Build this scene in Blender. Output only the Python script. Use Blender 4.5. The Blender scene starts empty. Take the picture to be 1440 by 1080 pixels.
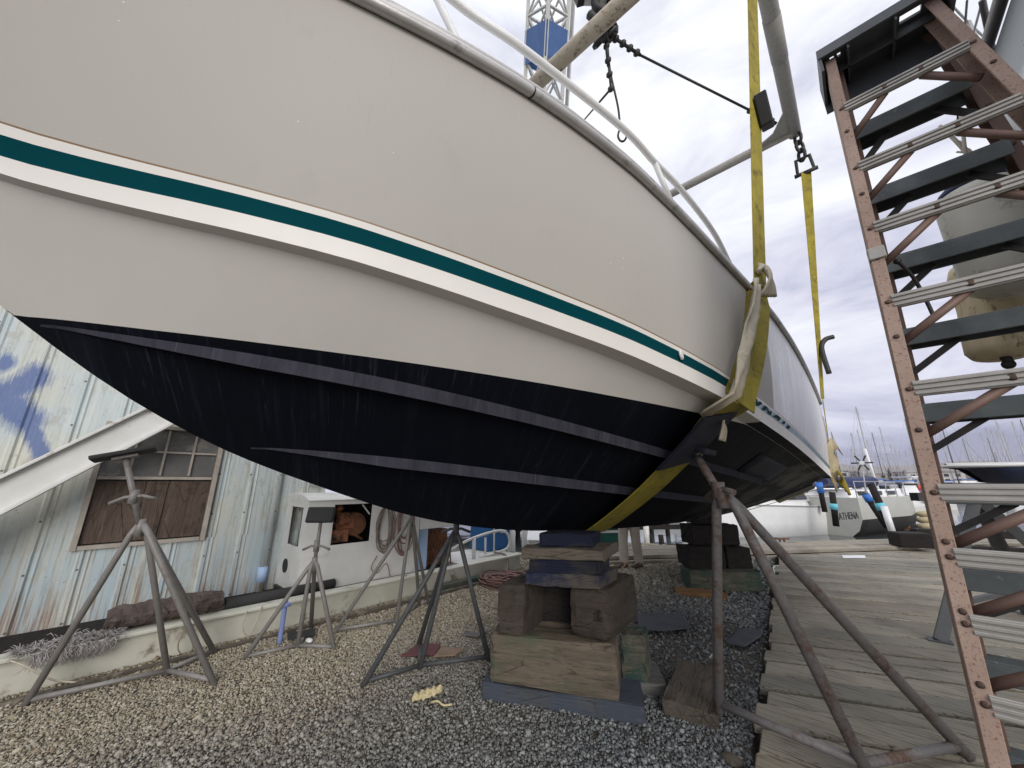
import bpy, bmesh, math, random
import numpy as np
from mathutils import Vector, Matrix
random.seed(7); rng = np.random.default_rng(7)
scene = bpy.context.scene
col = scene.collection
R = math.radians

# ------------------------------------------------------------------ camera frame (used to survey points on known planes)
FPX, YAW, PITCH, CAM = 512.0, R(43), R(15.3), Vector((0, 0, 1.4))
_F = Vector((-math.sin(YAW)*math.cos(PITCH), math.cos(YAW)*math.cos(PITCH), math.sin(PITCH)))
_R = Vector((math.cos(YAW), math.sin(YAW), 0)); _U = _R.cross(_F)
def ray(u, v): return _R*((u-720)/FPX) + _U*((540-v)/FPX) + _F
def gz(u, v, z=0.0):
    d = ray(u, v); return CAM + d*((z-CAM.z)/d.z)
def gx(u, v, x):
    d = ray(u, v); return CAM + d*(x/d.x)
def gy(u, v, y):
    d = ray(u, v); return CAM + d*(y/d.y)

# ------------------------------------------------------------------ materials
class NT:
    def __init__(s, name):
        m = bpy.data.materials.new(name); m.use_nodes = True
        s.m = m; s.t = m.node_tree; s.n = s.t.nodes; s.l = s.t.links
        s.p = s.n['Principled BSDF']
    def node(s, typ, **kw):
        n = s.n.new(typ)
        for k, v in kw.items(): setattr(n, k, v)
        return n
    def put(s, sock, v):
        if isinstance(v, bpy.types.NodeSocket): s.l.new(v, sock)
        elif v is not None:
            if isinstance(v, (tuple, list)) and len(v) == 3 and sock.type == 'RGBA': v = (*v, 1)
            sock.default_value = v
    def coord(s, scale=(1, 1, 1), kind='Object', rot=(0, 0, 0), loc=(0, 0, 0)):
        c = s.node('ShaderNodeTexCoord'); mp = s.node('ShaderNodeMapping')
        s.l.new(c.outputs[kind], mp.inputs[0]); mp.inputs['Scale'].default_value = scale
        mp.inputs['Rotation'].default_value = rot; mp.inputs['Location'].default_value = loc
        return mp.outputs[0]
    def noise(s, vec, scale=5, detail=4, rough=.55, dist=0):
        n = s.node('ShaderNodeTexNoise'); s.l.new(vec, n.inputs['Vector'])
        n.inputs['Scale'].default_value = scale; n.inputs['Detail'].default_value = detail
        n.inputs['Roughness'].default_value = rough; n.inputs['Distortion'].default_value = dist
        return n.outputs['Fac']
    def voro(s, vec, scale=5, feature='F1', out='Distance', rnd=1.0):
        n = s.node('ShaderNodeTexVoronoi', feature=feature); s.l.new(vec, n.inputs['Vector'])
        n.inputs['Scale'].default_value = scale; n.inputs['Randomness'].default_value = rnd
        return n.outputs[out]
    def ramp(s, fac, stops, interp='LINEAR'):
        n = s.node('ShaderNodeValToRGB'); s.put(n.inputs[0], fac); cr = n.color_ramp; cr.interpolation = interp
        while len(cr.elements) < len(stops): cr.elements.new(.5)
        for e, (p, c) in zip(cr.elements, stops):
            e.position = p; e.color = (c, c, c, 1) if isinstance(c, (int, float)) else (*c, 1)
        return n.outputs[0]
    def mix(s, fac, a, b, mode='MIX'):
        n = s.node('ShaderNodeMix', data_type='RGBA', blend_type=mode)
        s.put(n.inputs['Factor'], fac); s.put(n.inputs['A'], a); s.put(n.inputs['B'], b)
        n2 = [i for i in n.inputs if i.type == 'RGBA']; s.put(n2[0], a); s.put(n2[1], b)
        return [o for o in n.outputs if o.type == 'RGBA'][0]
    def math(s, op, a, b=None, c=None, clamp=False):
        n = s.node('ShaderNodeMath', operation=op, use_clamp=clamp)
        for i, v in enumerate((a, b, c)):
            if v is not None: s.put(n.inputs[i], v)
        return n.outputs[0]
    def bump(s, h, strength=.3, dist=.01, prev=None):
        n = s.node('ShaderNodeBump'); n.inputs['Strength'].default_value = strength; n.inputs['Distance'].default_value = dist
        s.put(n.inputs['Height'], h)
        if prev is not None: s.l.new(prev, n.inputs['Normal'])
        s.l.new(n.outputs[0], s.p.inputs['Normal']); return n.outputs[0]
    def fin(s, color=None, rough=None, metal=None, spec=None):
        s.put(s.p.inputs['Base Color'], color); s.put(s.p.inputs['Roughness'], rough)
        s.put(s.p.inputs['Metallic'], metal); s.put(s.p.inputs['Specular IOR Level'], spec)
        return s.m
    def objrand(s): return s.node('ShaderNodeObjectInfo').outputs['Random']
    def island(s): return s.node('ShaderNodeNewGeometry').outputs['Random Per Island']

def simple(name, c1, c2=None, scale=6, rough=.5, metal=0, bump=.15, bscale=60, stretch=(1, 1, 1), spot=None, spotth=.62, spotscale=9, bdist=.004, spotsoft=.06):
    n = NT(name); v = n.coord(stretch)
    c2 = c2 or tuple(x*.75 for x in c1)
    f = n.noise(v, scale, 6, .6)
    c = n.mix(n.ramp(f, [(.3, 0), (.7, 1)]), c1, c2)
    if spot:
        g = n.noise(v, spotscale, 8, .68)
        c = n.mix(n.ramp(g, [(spotth-spotsoft, 0), (spotth+spotsoft, 1)]), c, spot)
    if bump: n.bump(n.noise(v, bscale, 5, .6), bump, bdist)
    r = n.ramp(f, [(.2, max(rough-.1, 0)), (.8, min(rough+.1, 1))])
    return n.fin(c, r, metal)

M = {}
def wood(name, a, b, paint=None, pth=.5, axis='X', end=.6, scale=1.0, spread=.35):
    n = NT(name); st = {'X': (.7, 7, 7), 'Y': (7, .7, 7), 'Z': (7, 7, .7)}[axis]
    r = n.objrand(); off = n.node('ShaderNodeVectorMath', operation='ADD')
    v0 = n.coord(tuple(x*scale for x in st)); n.l.new(v0, off.inputs[0])
    cmb = n.node('ShaderNodeCombineXYZ'); k = n.math('MULTIPLY', r, 37.0)
    for i in range(3): n.l.new(k, cmb.inputs[i])
    n.l.new(cmb.outputs[0], off.inputs[1]); v = off.outputs[0]
    off2 = n.node('ShaderNodeVectorMath', operation='ADD'); n.l.new(n.coord((1, 1, 1)), off2.inputs[0]); n.l.new(cmb.outputs[0], off2.inputs[1]); vi = off2.outputs[0]
    f = n.noise(v, 3.2, 9, .68, .6); g = n.noise(v, 11, 6, .7, .3); h = n.noise(vi, 5, 6, .65)
    c = n.mix(n.ramp(f, [(.32, 0), (.68, 1)]), a, b)
    c = n.mix(n.ramp(g, [(.34, .8), (.47, 0)]), c, tuple(x*.4 for x in b))
    c = n.mix(n.math('MULTIPLY', n.ramp(h, [(.35, 0), (.75, 1)]), .55), c, tuple(x*.45 for x in a))
    ck = n.voro(n.coord(tuple({.7: 1.1, 7: 4.5}[x] for x in st)), 2.1, 'DISTANCE_TO_EDGE'); c = n.mix(n.math('MULTIPLY', n.ramp(ck, [(.004, 1), (.02, 0)]), n.ramp(h, [(.42, 0), (.55, .9)])), c, tuple(x*.22 for x in b))
    if paint:
        q = n.math('ADD', n.math('MULTIPLY', n.noise(vi, 4.5, 7, .65), .75), n.math('MULTIPLY', f, .25))
        c = n.mix(n.ramp(q, [(pth-.07, 0), (pth+.05, 1)]), c, paint)
    c = n.mix(n.math('MULTIPLY', n.math('SUBTRACT', r, .5), spread), c, (0, 0, 0)) if False else c
    hh = n.math('ADD', n.math('MULTIPLY', f, .5), n.math('MULTIPLY', g, 1.0))
    n.bump(hh, .8, .012)
    return n.fin(c, .85, 0, .25)

def pipe_mat(name, c, rust, th=.56, rough=.55, metal=.4):
    n = NT(name); v = n.coord((1, 1, 1), rot=(.3, .2, 0))
    f = n.noise(v, 7, 8, .7); g = n.noise(v, 45, 6, .7); q = n.math('ADD', n.math('MULTIPLY', f, .7), n.math('MULTIPLY', g, .3))
    k = n.ramp(q, [(th-.06, 0), (th+.06, 1)])
    cc = n.mix(n.noise(v, 20, 5), c, tuple(x*.6 for x in c)); cr = n.mix(g, rust, tuple(x*.45 for x in rust))
    n.bump(q, .35, .006)
    return n.fin(n.mix(k, cc, cr), n.ramp(k, [(0, rough), (1, .9)]), n.ramp(k, [(0, metal), (1, .0)]))

M['galv'] = pipe_mat('weathered_grey_pipe', (.30, .285, .27), (.19, .135, .10), .62, .6, .25)
M['galv_dark'] = pipe_mat('dark_grey_pipe', (.105, .11, .115), (.07, .055, .045), .58, .6, .25)
M['galv_rust'] = pipe_mat('rusty_grey_pipe', (.28, .265, .26), (.19, .115, .08), .54, .6, .25)
M['galv_blue'] = pipe_mat('dark_blue_pipe', (.035, .04, .07), (.06, .05, .05), .62, .6, .2)
M['tan_pipe'] = pipe_mat('painted_tan_rusty_pipe', (.52, .45, .35), (.14, .06, .035), .58, .6, 0)
M['grey_pipe'] = pipe_mat('painted_grey_pipe', (.42, .40, .37), (.26, .19, .14), .62, .6, 0)
M['blackpad'] = simple('black_rubber_pad', (.018, .018, .02), (.03, .03, .03), 12, .8, 0, .3, 50)
M['blackmetal'] = simple('black_greasy_steel', (.02, .02, .022), (.05, .045, .04), 10, .55, .3, .3, 50)
M['whitesteel'] = simple('white_painted_steel', (.74, .74, .72), (.60, .60, .57), 3, .5, 0, .12, 30, spot=(.25, .17, .11), spotth=.69, spotscale=5)
M['creamsteel'] = simple('cream_painted_steel', (.62, .61, .53), (.47, .47, .39), 2.5, .6, 0, .2, 25, spot=(.13, .085, .05), spotth=.64, spotscale=3.5)
M['rust'] = simple('rusted_iron', (.20, .085, .04), (.09, .04, .025), 9, .9, 0, .6, 40, spot=(.03, .025, .02), spotth=.58)
M['orange_rust'] = simple('orange_rust_engine', (.30, .115, .05), (.12, .05, .03), 9, .85, 0, .6, 40, spot=(.02, .018, .016), spotth=.56)
M['alu'] = simple('dull_aluminium', (.40, .385, .355), (.28, .27, .25), 9, .5, .35, .2, 60, spot=(.15, .13, .11), spotth=.68)
M['tread'] = simple('grey_ladder_tread', (.12, .14, .14), (.08, .09, .095), 12, .5, .2, .2, 80, spot=(.30, .31, .30), spotth=.70, spotscale=24)
M['plasticgrey'] = simple('dark_grey_plastic', (.095, .105, .115), (.07, .075, .085), 8, .5, 0, .1, 60)
M['ladderred'] = simple('faded_red_fibreglass', (.19, .118, .092), (.145, .088, .07), 7, .6, 0, .15, 120, spot=(.42, .33, .27), spotth=.72, spotscale=45)
M['ladderpink'] = simple('faded_pink_fibreglass', (.37, .265, .21), (.27, .185, .145), 6, .65, 0, .25, 140, spot=(.13, .06, .045), spotth=.60, spotscale=150, spotsoft=.05)
M['rivet'] = simple('brown_rivet', (.10, .06, .045), (.06, .04, .03), 20, .5, .5, .1)
M['rope_tan'] = simple('tan_rope', (.34, .28, .20), (.22, .18, .13), 40, .9, 0, .4, 200)
M['hose_red'] = simple('red_brown_hose', (.24, .125, .105), (.16, .085, .07), 20, .6, 0, .1)
M['hose_grey'] = simple('grey_brown_cord', (.24, .19, .165), (.15, .12, .10), 20, .7, 0, .1)
M['wire'] = simple('dark_wire_rope', (.05, .048, .05), (.03, .03, .03), 60, .5, .5, .4, 300)
M['white'] = simple('white_gelcoat', (.78, .78, .77), (.70, .70, .69), 2, .35, 0, 0)
M['offwhite'] = simple('off_white_paint', (.66, .65, .61), (.52, .51, .47), 4, .5, 0, .1, 30)
M['navy'] = simple('navy_canvas', (.012, .018, .075), (.02, .03, .10), 5, .6, 0, .2, 40)
M['navy_hull'] = simple('navy_gelcoat', (.02, .03, .07), (.03, .04, .085), 3, .35, 0, 0)
M['blue'] = simple('bright_blue_cover', (.035, .17, .55), (.03, .12, .42), 5, .6, 0, .1)
M['bluepaint'] = simple('blue_painted_steel', (.09, .19, .43), (.075, .155, .36), 3, .5, 0, .1, spot=(.35, .4, .45), spotth=.72)
M['bluedrum'] = simple('blue_plastic_bin', (.025, .13, .34), (.02, .10, .27), 3, .5, 0, .1)
M['lightblue'] = simple('pale_blue_paper', (.42, .56, .80), (.36, .5, .74), 3, .8, 0, 0)
M['cyan'] = simple('pale_turquoise_wrap', (.16, .55, .66), (.12, .45, .56), 6, .6, 0, .1)
M['lavender'] = simple('blue_lavender_metal', (.27, .34, .62), (.2, .26, .5), 4, .5, 0, .1)
M['redbuoy'] = simple('red_orange_plastic', (.65, .07, .04), (.55, .06, .04), 4, .5, 0, 0)
M['darkwood'] = wood('dark_old_timber', (.032, .027, .024), (.018, .016, .015))
M['greentarp'] = simple('dark_green_paint', (.01, .11, .075), (.01, .09, .06), 4, .6, 0, .1)
M['glassdark'] = simple('dark_window_glass', (.03, .035, .04), (.05, .055, .06), 4, .12, 0, 0)
M['filmw'] = simple('clear_film_wrinkles', (.62, .62, .62), (.5, .5, .5), 6, .3, 0, 0)
M['railm'] = simple('grey_rub_rail', (.50, .485, .47), (.40, .39, .38), 7, .4, .3, .3, 30, spot=(.2, .19, .18), spotth=.62)
M['mast'] = simple('aluminium_mast', (.42, .42, .42), (.33, .33, .33), 4, .45, .3, 0)
M['mast_dark'] = simple('dark_mast', (.10, .10, .11), (.14, .14, .14), 4, .5, .2, 0)
M['cloth_tan'] = simple('tan_cloth', (.50, .42, .27), (.40, .33, .2), 8, .9, 0, .4, 90)
M['trouser'] = simple('beige_trousers', (.50, .45, .385), (.40, .355, .30), 10, .9, 0, .5, 30, bdist=.02)
M['shoe'] = simple('brown_shoe', (.09, .06, .045), (.06, .04, .03), 12, .6, 0, .2)
M['jacket'] = simple('dark_jacket', (.05, .055, .07), (.035, .04, .05), 10, .85, 0, .3)
M['skin'] = simple('skin', (.50, .31, .23), (.45, .27, .20), 8, .55, 0, .05)
M['hair'] = simple('brown_hair', (.05, .035, .025), (.03, .02, .015), 30, .7, 0, .4)

# wood families
M['w_timber'] = wood('brown_weathered_timber', (.195, .158, .118), (.115, .094, .071), (.092, .105, .068), .56)
M['w_brown'] = wood('dark_brown_timber', (.080, .066, .052), (.048, .039, .031))
M['w_blueplank'] = wood('blue_grey_painted_plank', (.11, .115, .125), (.075, .078, .08), (.068, .08, .105), .46)
M['w_navy'] = wood('navy_painted_block', (.038, .037, .038), (.026, .025, .026), (.010, .013, .030), .48)
M['w_greyblue'] = wood('grey_plank_with_blue_paint', (.115, .10, .082), (.08, .07, .058), (.022, .028, .055), .53)
M['w_green'] = wood('green_stained_block', (.15, .145, .11), (.09, .09, .07), (.035, .07, .058), .52)
M['w_grey'] = wood('grey_weathered_plank', (.20, .195, .185), (.13, .125, .115))
M['w_tan'] = wood('tan_fresh_plank', (.33, .19, .085), (.22, .125, .06))
M['w_old'] = wood('old_brown_plank_block', (.17, .145, .115), (.105, .088, .07))
M['slate'] = simple('slate_grey_board', (.095, .10, .115), (.07, .075, .085), 6, .7, 0, .3, 40)
M['redboard'] = simple('maroon_board', (.13, .03, .035), (.10, .035, .035), 6, .7, 0, .2, 40)
M['tanboard'] = simple('tan_cardboard', (.27, .19, .13), (.2, .14, .09), 6, .85, 0, .2, 40)

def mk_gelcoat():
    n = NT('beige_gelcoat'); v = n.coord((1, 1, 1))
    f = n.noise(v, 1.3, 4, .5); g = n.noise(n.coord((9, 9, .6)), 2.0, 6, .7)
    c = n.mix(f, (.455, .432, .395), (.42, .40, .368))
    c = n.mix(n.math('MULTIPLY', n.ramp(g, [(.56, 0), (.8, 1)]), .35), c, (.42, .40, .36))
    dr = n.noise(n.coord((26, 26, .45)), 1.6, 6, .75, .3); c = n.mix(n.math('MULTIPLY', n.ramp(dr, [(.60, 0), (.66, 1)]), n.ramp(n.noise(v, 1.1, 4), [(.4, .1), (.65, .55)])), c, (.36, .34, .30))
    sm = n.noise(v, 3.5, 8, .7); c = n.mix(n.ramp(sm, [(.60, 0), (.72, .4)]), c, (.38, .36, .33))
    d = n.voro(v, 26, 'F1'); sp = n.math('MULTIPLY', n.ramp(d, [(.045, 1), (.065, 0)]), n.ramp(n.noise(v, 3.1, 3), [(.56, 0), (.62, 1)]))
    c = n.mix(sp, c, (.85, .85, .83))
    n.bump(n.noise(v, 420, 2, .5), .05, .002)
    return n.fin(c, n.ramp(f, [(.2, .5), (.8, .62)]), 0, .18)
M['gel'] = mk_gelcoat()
M['gelwhite'] = simple('warm_white_gelcoat', (.76, .735, .685), (.71, .685, .64), 2, .5, 0, 0)
M['teal'] = simple('teal_stripe', (.001, .052, .064), (.001, .046, .057), 2, .8, 0, 0); M['teal'].node_tree.nodes['Principled BSDF'].inputs['Specular IOR Level'].default_value = .04
M['tealfilm'] = simple('teal_under_film', (.055, .17, .185), (.045, .14, .15), 6, .35, 0, .1, 40, spot=(.01, .06, .075), spotth=.57, spotscale=5)
M['pin'] = simple('gold_brown_pinstripe', (.22, .135, .06), (.2, .12, .05), 2, .4, 0, 0)
M['gelfilm'] = simple('gelcoat_under_film', (.66, .655, .65), (.58, .575, .57), 3, .3, 0, .35, 4, (1, 1.2, .35), bdist=.04)
def mk_bottom():
    n = NT('dark_navy_bottom_paint')
    def turned(sc):
        m_ = n.node('ShaderNodeMapping'); n.l.new(n.coord((1, 1, 1), rot=(0, 0, R(27))), m_.inputs[0]); m_.inputs['Scale'].default_value = sc; return m_.outputs[0]
    v = turned((.9, 14, .9))
    f = n.noise(v, 1.0, 8, .75, .6); g = n.noise(n.coord((1, 1, 1)), 1.6, 5, .6); h = n.noise(turned((1.3, 40, 1.3)), 1.0, 5, .75, 1.4)
    k = n.math('MULTIPLY', n.ramp(f, [(.55, 0), (.8, 1)]), n.ramp(g, [(.35, .1), (.65, 1)]))
    k2 = n.math('MULTIPLY', n.ramp(h, [(.56, 0), (.66, 1)]), n.ramp(g, [(.40, 0), (.58, .9)]))
    c = n.mix(g, (.003, .004, .0075), (.006, .0075, .013))
    sy = n.node('ShaderNodeSeparateXYZ'); n.l.new(n.coord((1, 1, 1)), sy.inputs[0]); dirt = n.math('MULTIPLY', n.ramp(n.math('MULTIPLY_ADD', sy.outputs[1], .45, -.35), [(0, 0), (.6, 1)]), n.ramp(n.noise(n.coord((1.4, .8, 1)), 2.2, 5, .6), [(.42, 0), (.6, 1)]))
    c = n.mix(n.math('MULTIPLY', dirt, .8), c, (.105, .105, .095)); c = n.mix(n.math('MULTIPLY', k, .6), c, (.035, .045, .062)); c = n.mix(n.math('MULTIPLY', k2, .42), c, (.06, .07, .10))
    n.bump(f, .1, .003)
    return n.fin(c, n.ramp(f, [(.3, .6), (.8, .8)]), 0, .1)
M['bottom'] = mk_bottom()
def mk_strake():
    n = NT('worn_strake_paint'); f = n.noise(n.coord((1, 7, 1.0)), 1.2, 9, .8, .6)
    h = n.noise(n.coord((1, 60, 1.2)), 1.0, 6, .8, .6)
    c = n.mix(n.ramp(f, [(.3, 0), (.72, 1)]), (.017, .017, .025), (.06, .06, .077)); c = n.mix(n.ramp(h, [(.60, 0), (.7, .5)]), c, (.22, .22, .26))
    return n.fin(c, .8, 0, .12)
M['strake'] = mk_strake()
def mk_strap():
    n = NT('yellow_webbing'); v = n.coord((1, 1, 1)); f = n.noise(v, 5, 7, .7); w = n.noise(n.coord((90, 90, 6)), 3, 3)
    c = n.mix(n.ramp(f, [(.3, 0), (.7, 1)]), (.40, .325, .045), (.24, .20, .04))
    g = n.noise(v, 9, 8, .75); c = n.mix(n.math('MULTIPLY', n.ramp(g, [(.52, 0), (.66, 1)]), .75), c, (.07, .06, .025))
    n.bump(w, .5, .004); return n.fin(c, .8, 0, .2)
M['strap'] = mk_strap()
M['sleeve'] = simple('cream_chafe_sleeve', (.55, .50, .39), (.42, .37, .27), 5, .85, 0, .4, 22, (1, 1, .4), bdist=.012, spot=(.27, .23, .15), spotth=.62)
M['navypad'] = simple('navy_chafe_sleeve', (.004, .004, .015), (.010, .009, .028), 5, .75, 0, .4, 26, bdist=.01)
def mk_ground():
    n = NT('gravel_ground'); v = n.coord((1, 1, 1))
    d = n.voro(v, 85, 'F1'); cc = n.voro(v, 85, 'F1', 'Color'); f = n.noise(v, .9, 5, .6); ff = n.noise(v, 60, 5, .7)
    bw = n.node('ShaderNodeRGBToBW'); n.l.new(cc, bw.inputs[0])
    c = n.mix(bw.outputs[0], (.16, .15, .135), (.44, .41, .36)); c = n.mix(n.ramp(d, [(.3, 0), (.75, .7)]), c, (.06, .055, .048))
    c = n.mix(n.ramp(f, [(.4, 0), (.7, .5)]), c, (.10, .085, .06), 'MIX')
    n.bump(n.math('ADD', n.math('MULTIPLY', d, -1.0), n.math('MULTIPLY', ff, .3)), .9, .03)
    return n.fin(c, .9, 0, .2)
M['ground'] = mk_ground()
def mk_stone():
    n = NT('crushed_stone'); r = n.island(); v = n.coord((1, 1, 1))
    sx = n.node('ShaderNodeSeparateXYZ'); n.l.new(n.coord((1, 1, 1)), sx.inputs[0])
    # tan shell-rock along the shed, blue-grey crushed rock nearer the keel blocks
    z = n.math('ADD', sx.outputs[0], n.math('MULTIPLY', n.math('SUBTRACT', n.noise(v, .8, 3), .5), 1.7))
    t = n.ramp(n.math('MULTIPLY_ADD', z, .5, 1.75), [(.0, 0), (1, 1)])
    a = n.ramp(r, [(0, (.30, .25, .17)), (.3, (.42, .355, .25)), (.65, (.52, .46, .35)), (.93, (.66, .61, .50)), (1, (.24, .14, .085))])
    b = n.ramp(r, [(0, (.14, .148, .155)), (.4, (.205, .22, .225)), (.75, (.29, .31, .315)), (.95, (.40, .415, .41)), (1, (.50, .50, .485))])
    c = n.mix(t, a, b); c = n.mix(n.math('MULTIPLY', n.noise(v, 70, 4), .5), c, (.09, .085, .08))
    n.bump(n.noise(v, 160, 4), .3, .003)
    return n.fin(c, .85, 0, .3)
M['stone'] = mk_stone()
def mk_plank(name, pal, wet=.0):
    n = NT(name); r = n.island(); cmb = n.node('ShaderNodeCombineXYZ'); k = n.math('MULTIPLY', r, 53.0)
    for i in range(3): n.l.new(k, cmb.inputs[i])
    ang = R(25) if name == 'deck_planks' else R(52)
    def sh(sc):
        o = n.node('ShaderNodeVectorMath', operation='ADD'); n.l.new(n.coord(sc, rot=(0, 0, -ang)), o.inputs[0]); n.l.new(cmb.outputs[0], o.inputs[1]); return o.outputs[0]
    v = sh((.9, 15, 15)); f = n.noise(v, 2.2, 9, .7, .5); g = n.noise(sh((1.5, 34, 34)), 2.2, 6, .7); h = n.noise(n.coord((1, 1, 1)), 1.4, 6, .65); hs = n.noise(n.coord((1, 1, 1)), 9, 6, .7)
    c = n.ramp(r, pal); c = n.mix(n.ramp(f, [(.33, 0), (.7, .8)]), c, n.mix(.5, c, (.36, .345, .31)))
    c = n.mix(n.ramp(g, [(.36, .9), (.48, 0)]), c, (.06, .052, .042)); c = n.mix(n.ramp(h, [(.45, 0), (.7, .6)]), c, (.105, .098, .08))
    c = n.mix(n.ramp(hs, [(.68, 0), (.72, .7)]), c, (.42, .41, .38))
    n.bump(n.math('ADD', n.math('MULTIPLY', f, .6), g), .7, .012)
    return n.fin(c, n.ramp(h, [(.3, .9), (.8, .62)]), 0, .3)
M['deck'] = mk_plank('deck_planks', [(0, (.23, .195, .14)), (.25, (.33, .29, .22)), (.45, (.24, .225, .18)), (.65, (.40, .355, .27)), (.85, (.27, .255, .20)), (1, (.32, .27, .195))])
M['wharf'] = mk_plank('wharf_planks', [(0, (.30, .255, .19)), (.5, (.37, .33, .26)), (1, (.27, .245, .20))])
def mk_water():
    n = NT('harbour_water'); v = n.coord((1, 1, 1)); f = n.noise(n.coord((1, 1.0, 1)), 1.1, 5, .55); g = n.noise(v, .12, 3, .5)
    n.bump(f, .35, .05)
    return n.fin(n.mix(g, (.05, .065, .065), (.08, .095, .095)), .06, 0, .5)
M['water'] = mk_water()

# ------------------------------------------------------------------ geometry helpers
class MB:
    """collects shapes in world space; build() links them as ONE mesh object"""
    def __init__(s): s.bm = bmesh.new(); s.mi = 0
    def face(s, vs, smooth=False):
        try: f = s.bm.faces.new(vs)
        except ValueError: return None
        f.material_index = s.mi; f.smooth = smooth; return f
    def box(s, c, size, rz=0, rot=None, jit=0, taper=1):
        c = Vector(c); m = (rot or Matrix.Rotation(rz, 3, 'Z')); vs = []
        for dz in (-1, 1):
            for dx, dy in ((-1, -1), (1, -1), (1, 1), (-1, 1)):
                t = taper if dz > 0 else 1
                p = Vector((dx*size[0]/2*t, dy*size[1]/2*t, dz*size[2]/2))
                if jit: p += Vector([random.uniform(-jit, jit) for _ in range(3)])
                vs.append(s.bm.verts.new(c + m @ p))
        for q in ((3, 2, 1, 0), (4, 5, 6, 7), (0, 1, 5, 4), (1, 2, 6, 5), (2, 3, 7, 6), (3, 0, 4, 7)): s.face([vs[i] for i in q])
        return s
    def beam(s, a, b, w, h, up=(0, 0, 1)):
        a, b = Vector(a), Vector(b); x = (b-a).normalized(); y = Vector(up).cross(x)
        if y.length < 1e-4: y = Vector((0, 1, 0)).cross(x)
        y.normalize(); z = x.cross(y)
        m = Matrix((x, y, z)).transposed(); return s.box((a+b)/2, ((b-a).length, w, h), rot=m)
    def tube(s, pts, r, seg=10, cap=True, closed=False):
        pts = [Vector(p) for p in pts]; n = len(pts); rs = r if isinstance(r, (list, tuple)) else [r]*n
        t0 = (pts[1]-pts[0]).normalized(); ref = Vector((0, 0, 1)) if abs(t0.z) < .9 else Vector((1, 0, 0))
        u = t0.cross(ref).normalized(); rings = []
        for i, p in enumerate(pts):
            if closed: t = (pts[(i+1) % n]-pts[i-1]).normalized()
            elif i == 0: t = t0
            elif i == n-1: t = (pts[i]-pts[i-1]).normalized()
            else: t = ((pts[i+1]-p).normalized()+(p-pts[i-1]).normalized()).normalized()
            u = (u - t*u.dot(t)); u = u.normalized() if u.length > 1e-6 else t.orthogonal().normalized()
            w = t.cross(u)
            rings.append([s.bm.verts.new(p+(u*math.cos(2*math.pi*k/seg)+w*math.sin(2*math.pi*k/seg))*rs[i]) for k in range(seg)])
        for i in range(n if closed else n-1):
            a, b = rings[i], rings[(i+1) % n]
            for k in range(seg): s.face([a[k], a[(k+1) % seg], b[(k+1) % seg], b[k]], True)
        if cap and not closed: s.face(rings[0][::-1]); s.face(rings[-1])
        return s
    def sphere(s, c, r, sc=(1, 1, 1), seg=12, ring=8):
        c = Vector(c); pts = []
        prof = [(math.sin(math.pi*i/ring), -math.cos(math.pi*i/ring)) for i in range(ring+1)]
        rows = []
        for pr, pz in prof:
            rows.append([s.bm.verts.new(c+Vector((pr*r*math.cos(2*math.pi*k/seg)*sc[0], pr*r*math.sin(2*math.pi*k/seg)*sc[1], pz*r*sc[2]))) for k in range(seg if pr > 1e-6 else 1)])
        for a, b in zip(rows, rows[1:]):
            for k in range(seg):
                va = [a[k % len(a)], a[(k+1) % len(a)]]; vb = [b[(k+1) % len(b)], b[k % len(b)]]
                q = []
                for x in va+vb:
                    if x not in q: q.append(x)
                if len(q) > 2: s.face(q, True)
        return s
    def lathe(s, base, prof, seg=16, axis=None):
        base = Vector(base); ax = Vector(axis or (0, 0, 1)).normalized(); u = ax.orthogonal().normalized(); w = ax.cross(u); rows = []
        for r, z in prof: rows.append([s.bm.verts.new(base+ax*z+(u*math.cos(2*math.pi*k/seg)+w*math.sin(2*math.pi*k/seg))*max(r, .001)) for k in range(seg)])
        for a, b in zip(rows, rows[1:]):
            for k in range(seg): s.face([a[k], a[(k+1) % seg], b[(k+1) % seg], b[k]], True)
        s.face(rows[0][::-1]); s.face(rows[-1]); return s
    def prism(s, poly, d):
        d = Vector(d); a = [s.bm.verts.new(Vector(p)) for p in poly]; b = [s.bm.verts.new(Vector(p)+d) for p in poly]
        s.face(a[::-1]); s.face(b); n = len(a)
        for i in range(n): s.face([a[i], a[(i+1) % n], b[(i+1) % n], b[i]])
        return s
    def sheet(s, rows, smooth=True, thick=None):
        g = [[s.bm.verts.new(Vector(p)) for p in r] for r in rows]
        for a, b in zip(g, g[1:]):
            for k in range(len(a)-1): s.face([a[k], a[k+1], b[k+1], b[k]], smooth)
        return g
    def bevel(s, w, seg=2):
        bmesh.ops.bevel(s.bm, geom=list(s.bm.edges), offset=w, segments=seg, affect='EDGES', profile=.6); return s
    def build(s, name, mat, parent=None, solid=0, origin=None):
        bmesh.ops.recalc_face_normals(s.bm, faces=s.bm.faces[:])
        if parent is not None: o0 = wloc(parent)
        else:
            if origin is None:
                xs = [v.co for v in s.bm.verts]; lo = [min(c[i] for c in xs) for i in range(3)]; hi = [max(c[i] for c in xs) for i in range(3)]
                origin = ((lo[0]+hi[0])/2, (lo[1]+hi[1])/2, lo[2])
            o0 = Vector(origin)
        for v in s.bm.verts: v.co -= o0
        me = bpy.data.meshes.new(name); s.bm.to_mesh(me); s.bm.free()
        for mm in (mat if isinstance(mat, (list, tuple)) else [mat]): me.materials.append(mm)
        o = bpy.data.objects.new(name, me); col.objects.link(o)
        if parent is not None: o.parent = parent
        else: o.location = o0
        if solid:
            md = o.modifiers.new('thickness', 'SOLIDIFY'); md.thickness = solid; md.offset = 0
        return o
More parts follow.
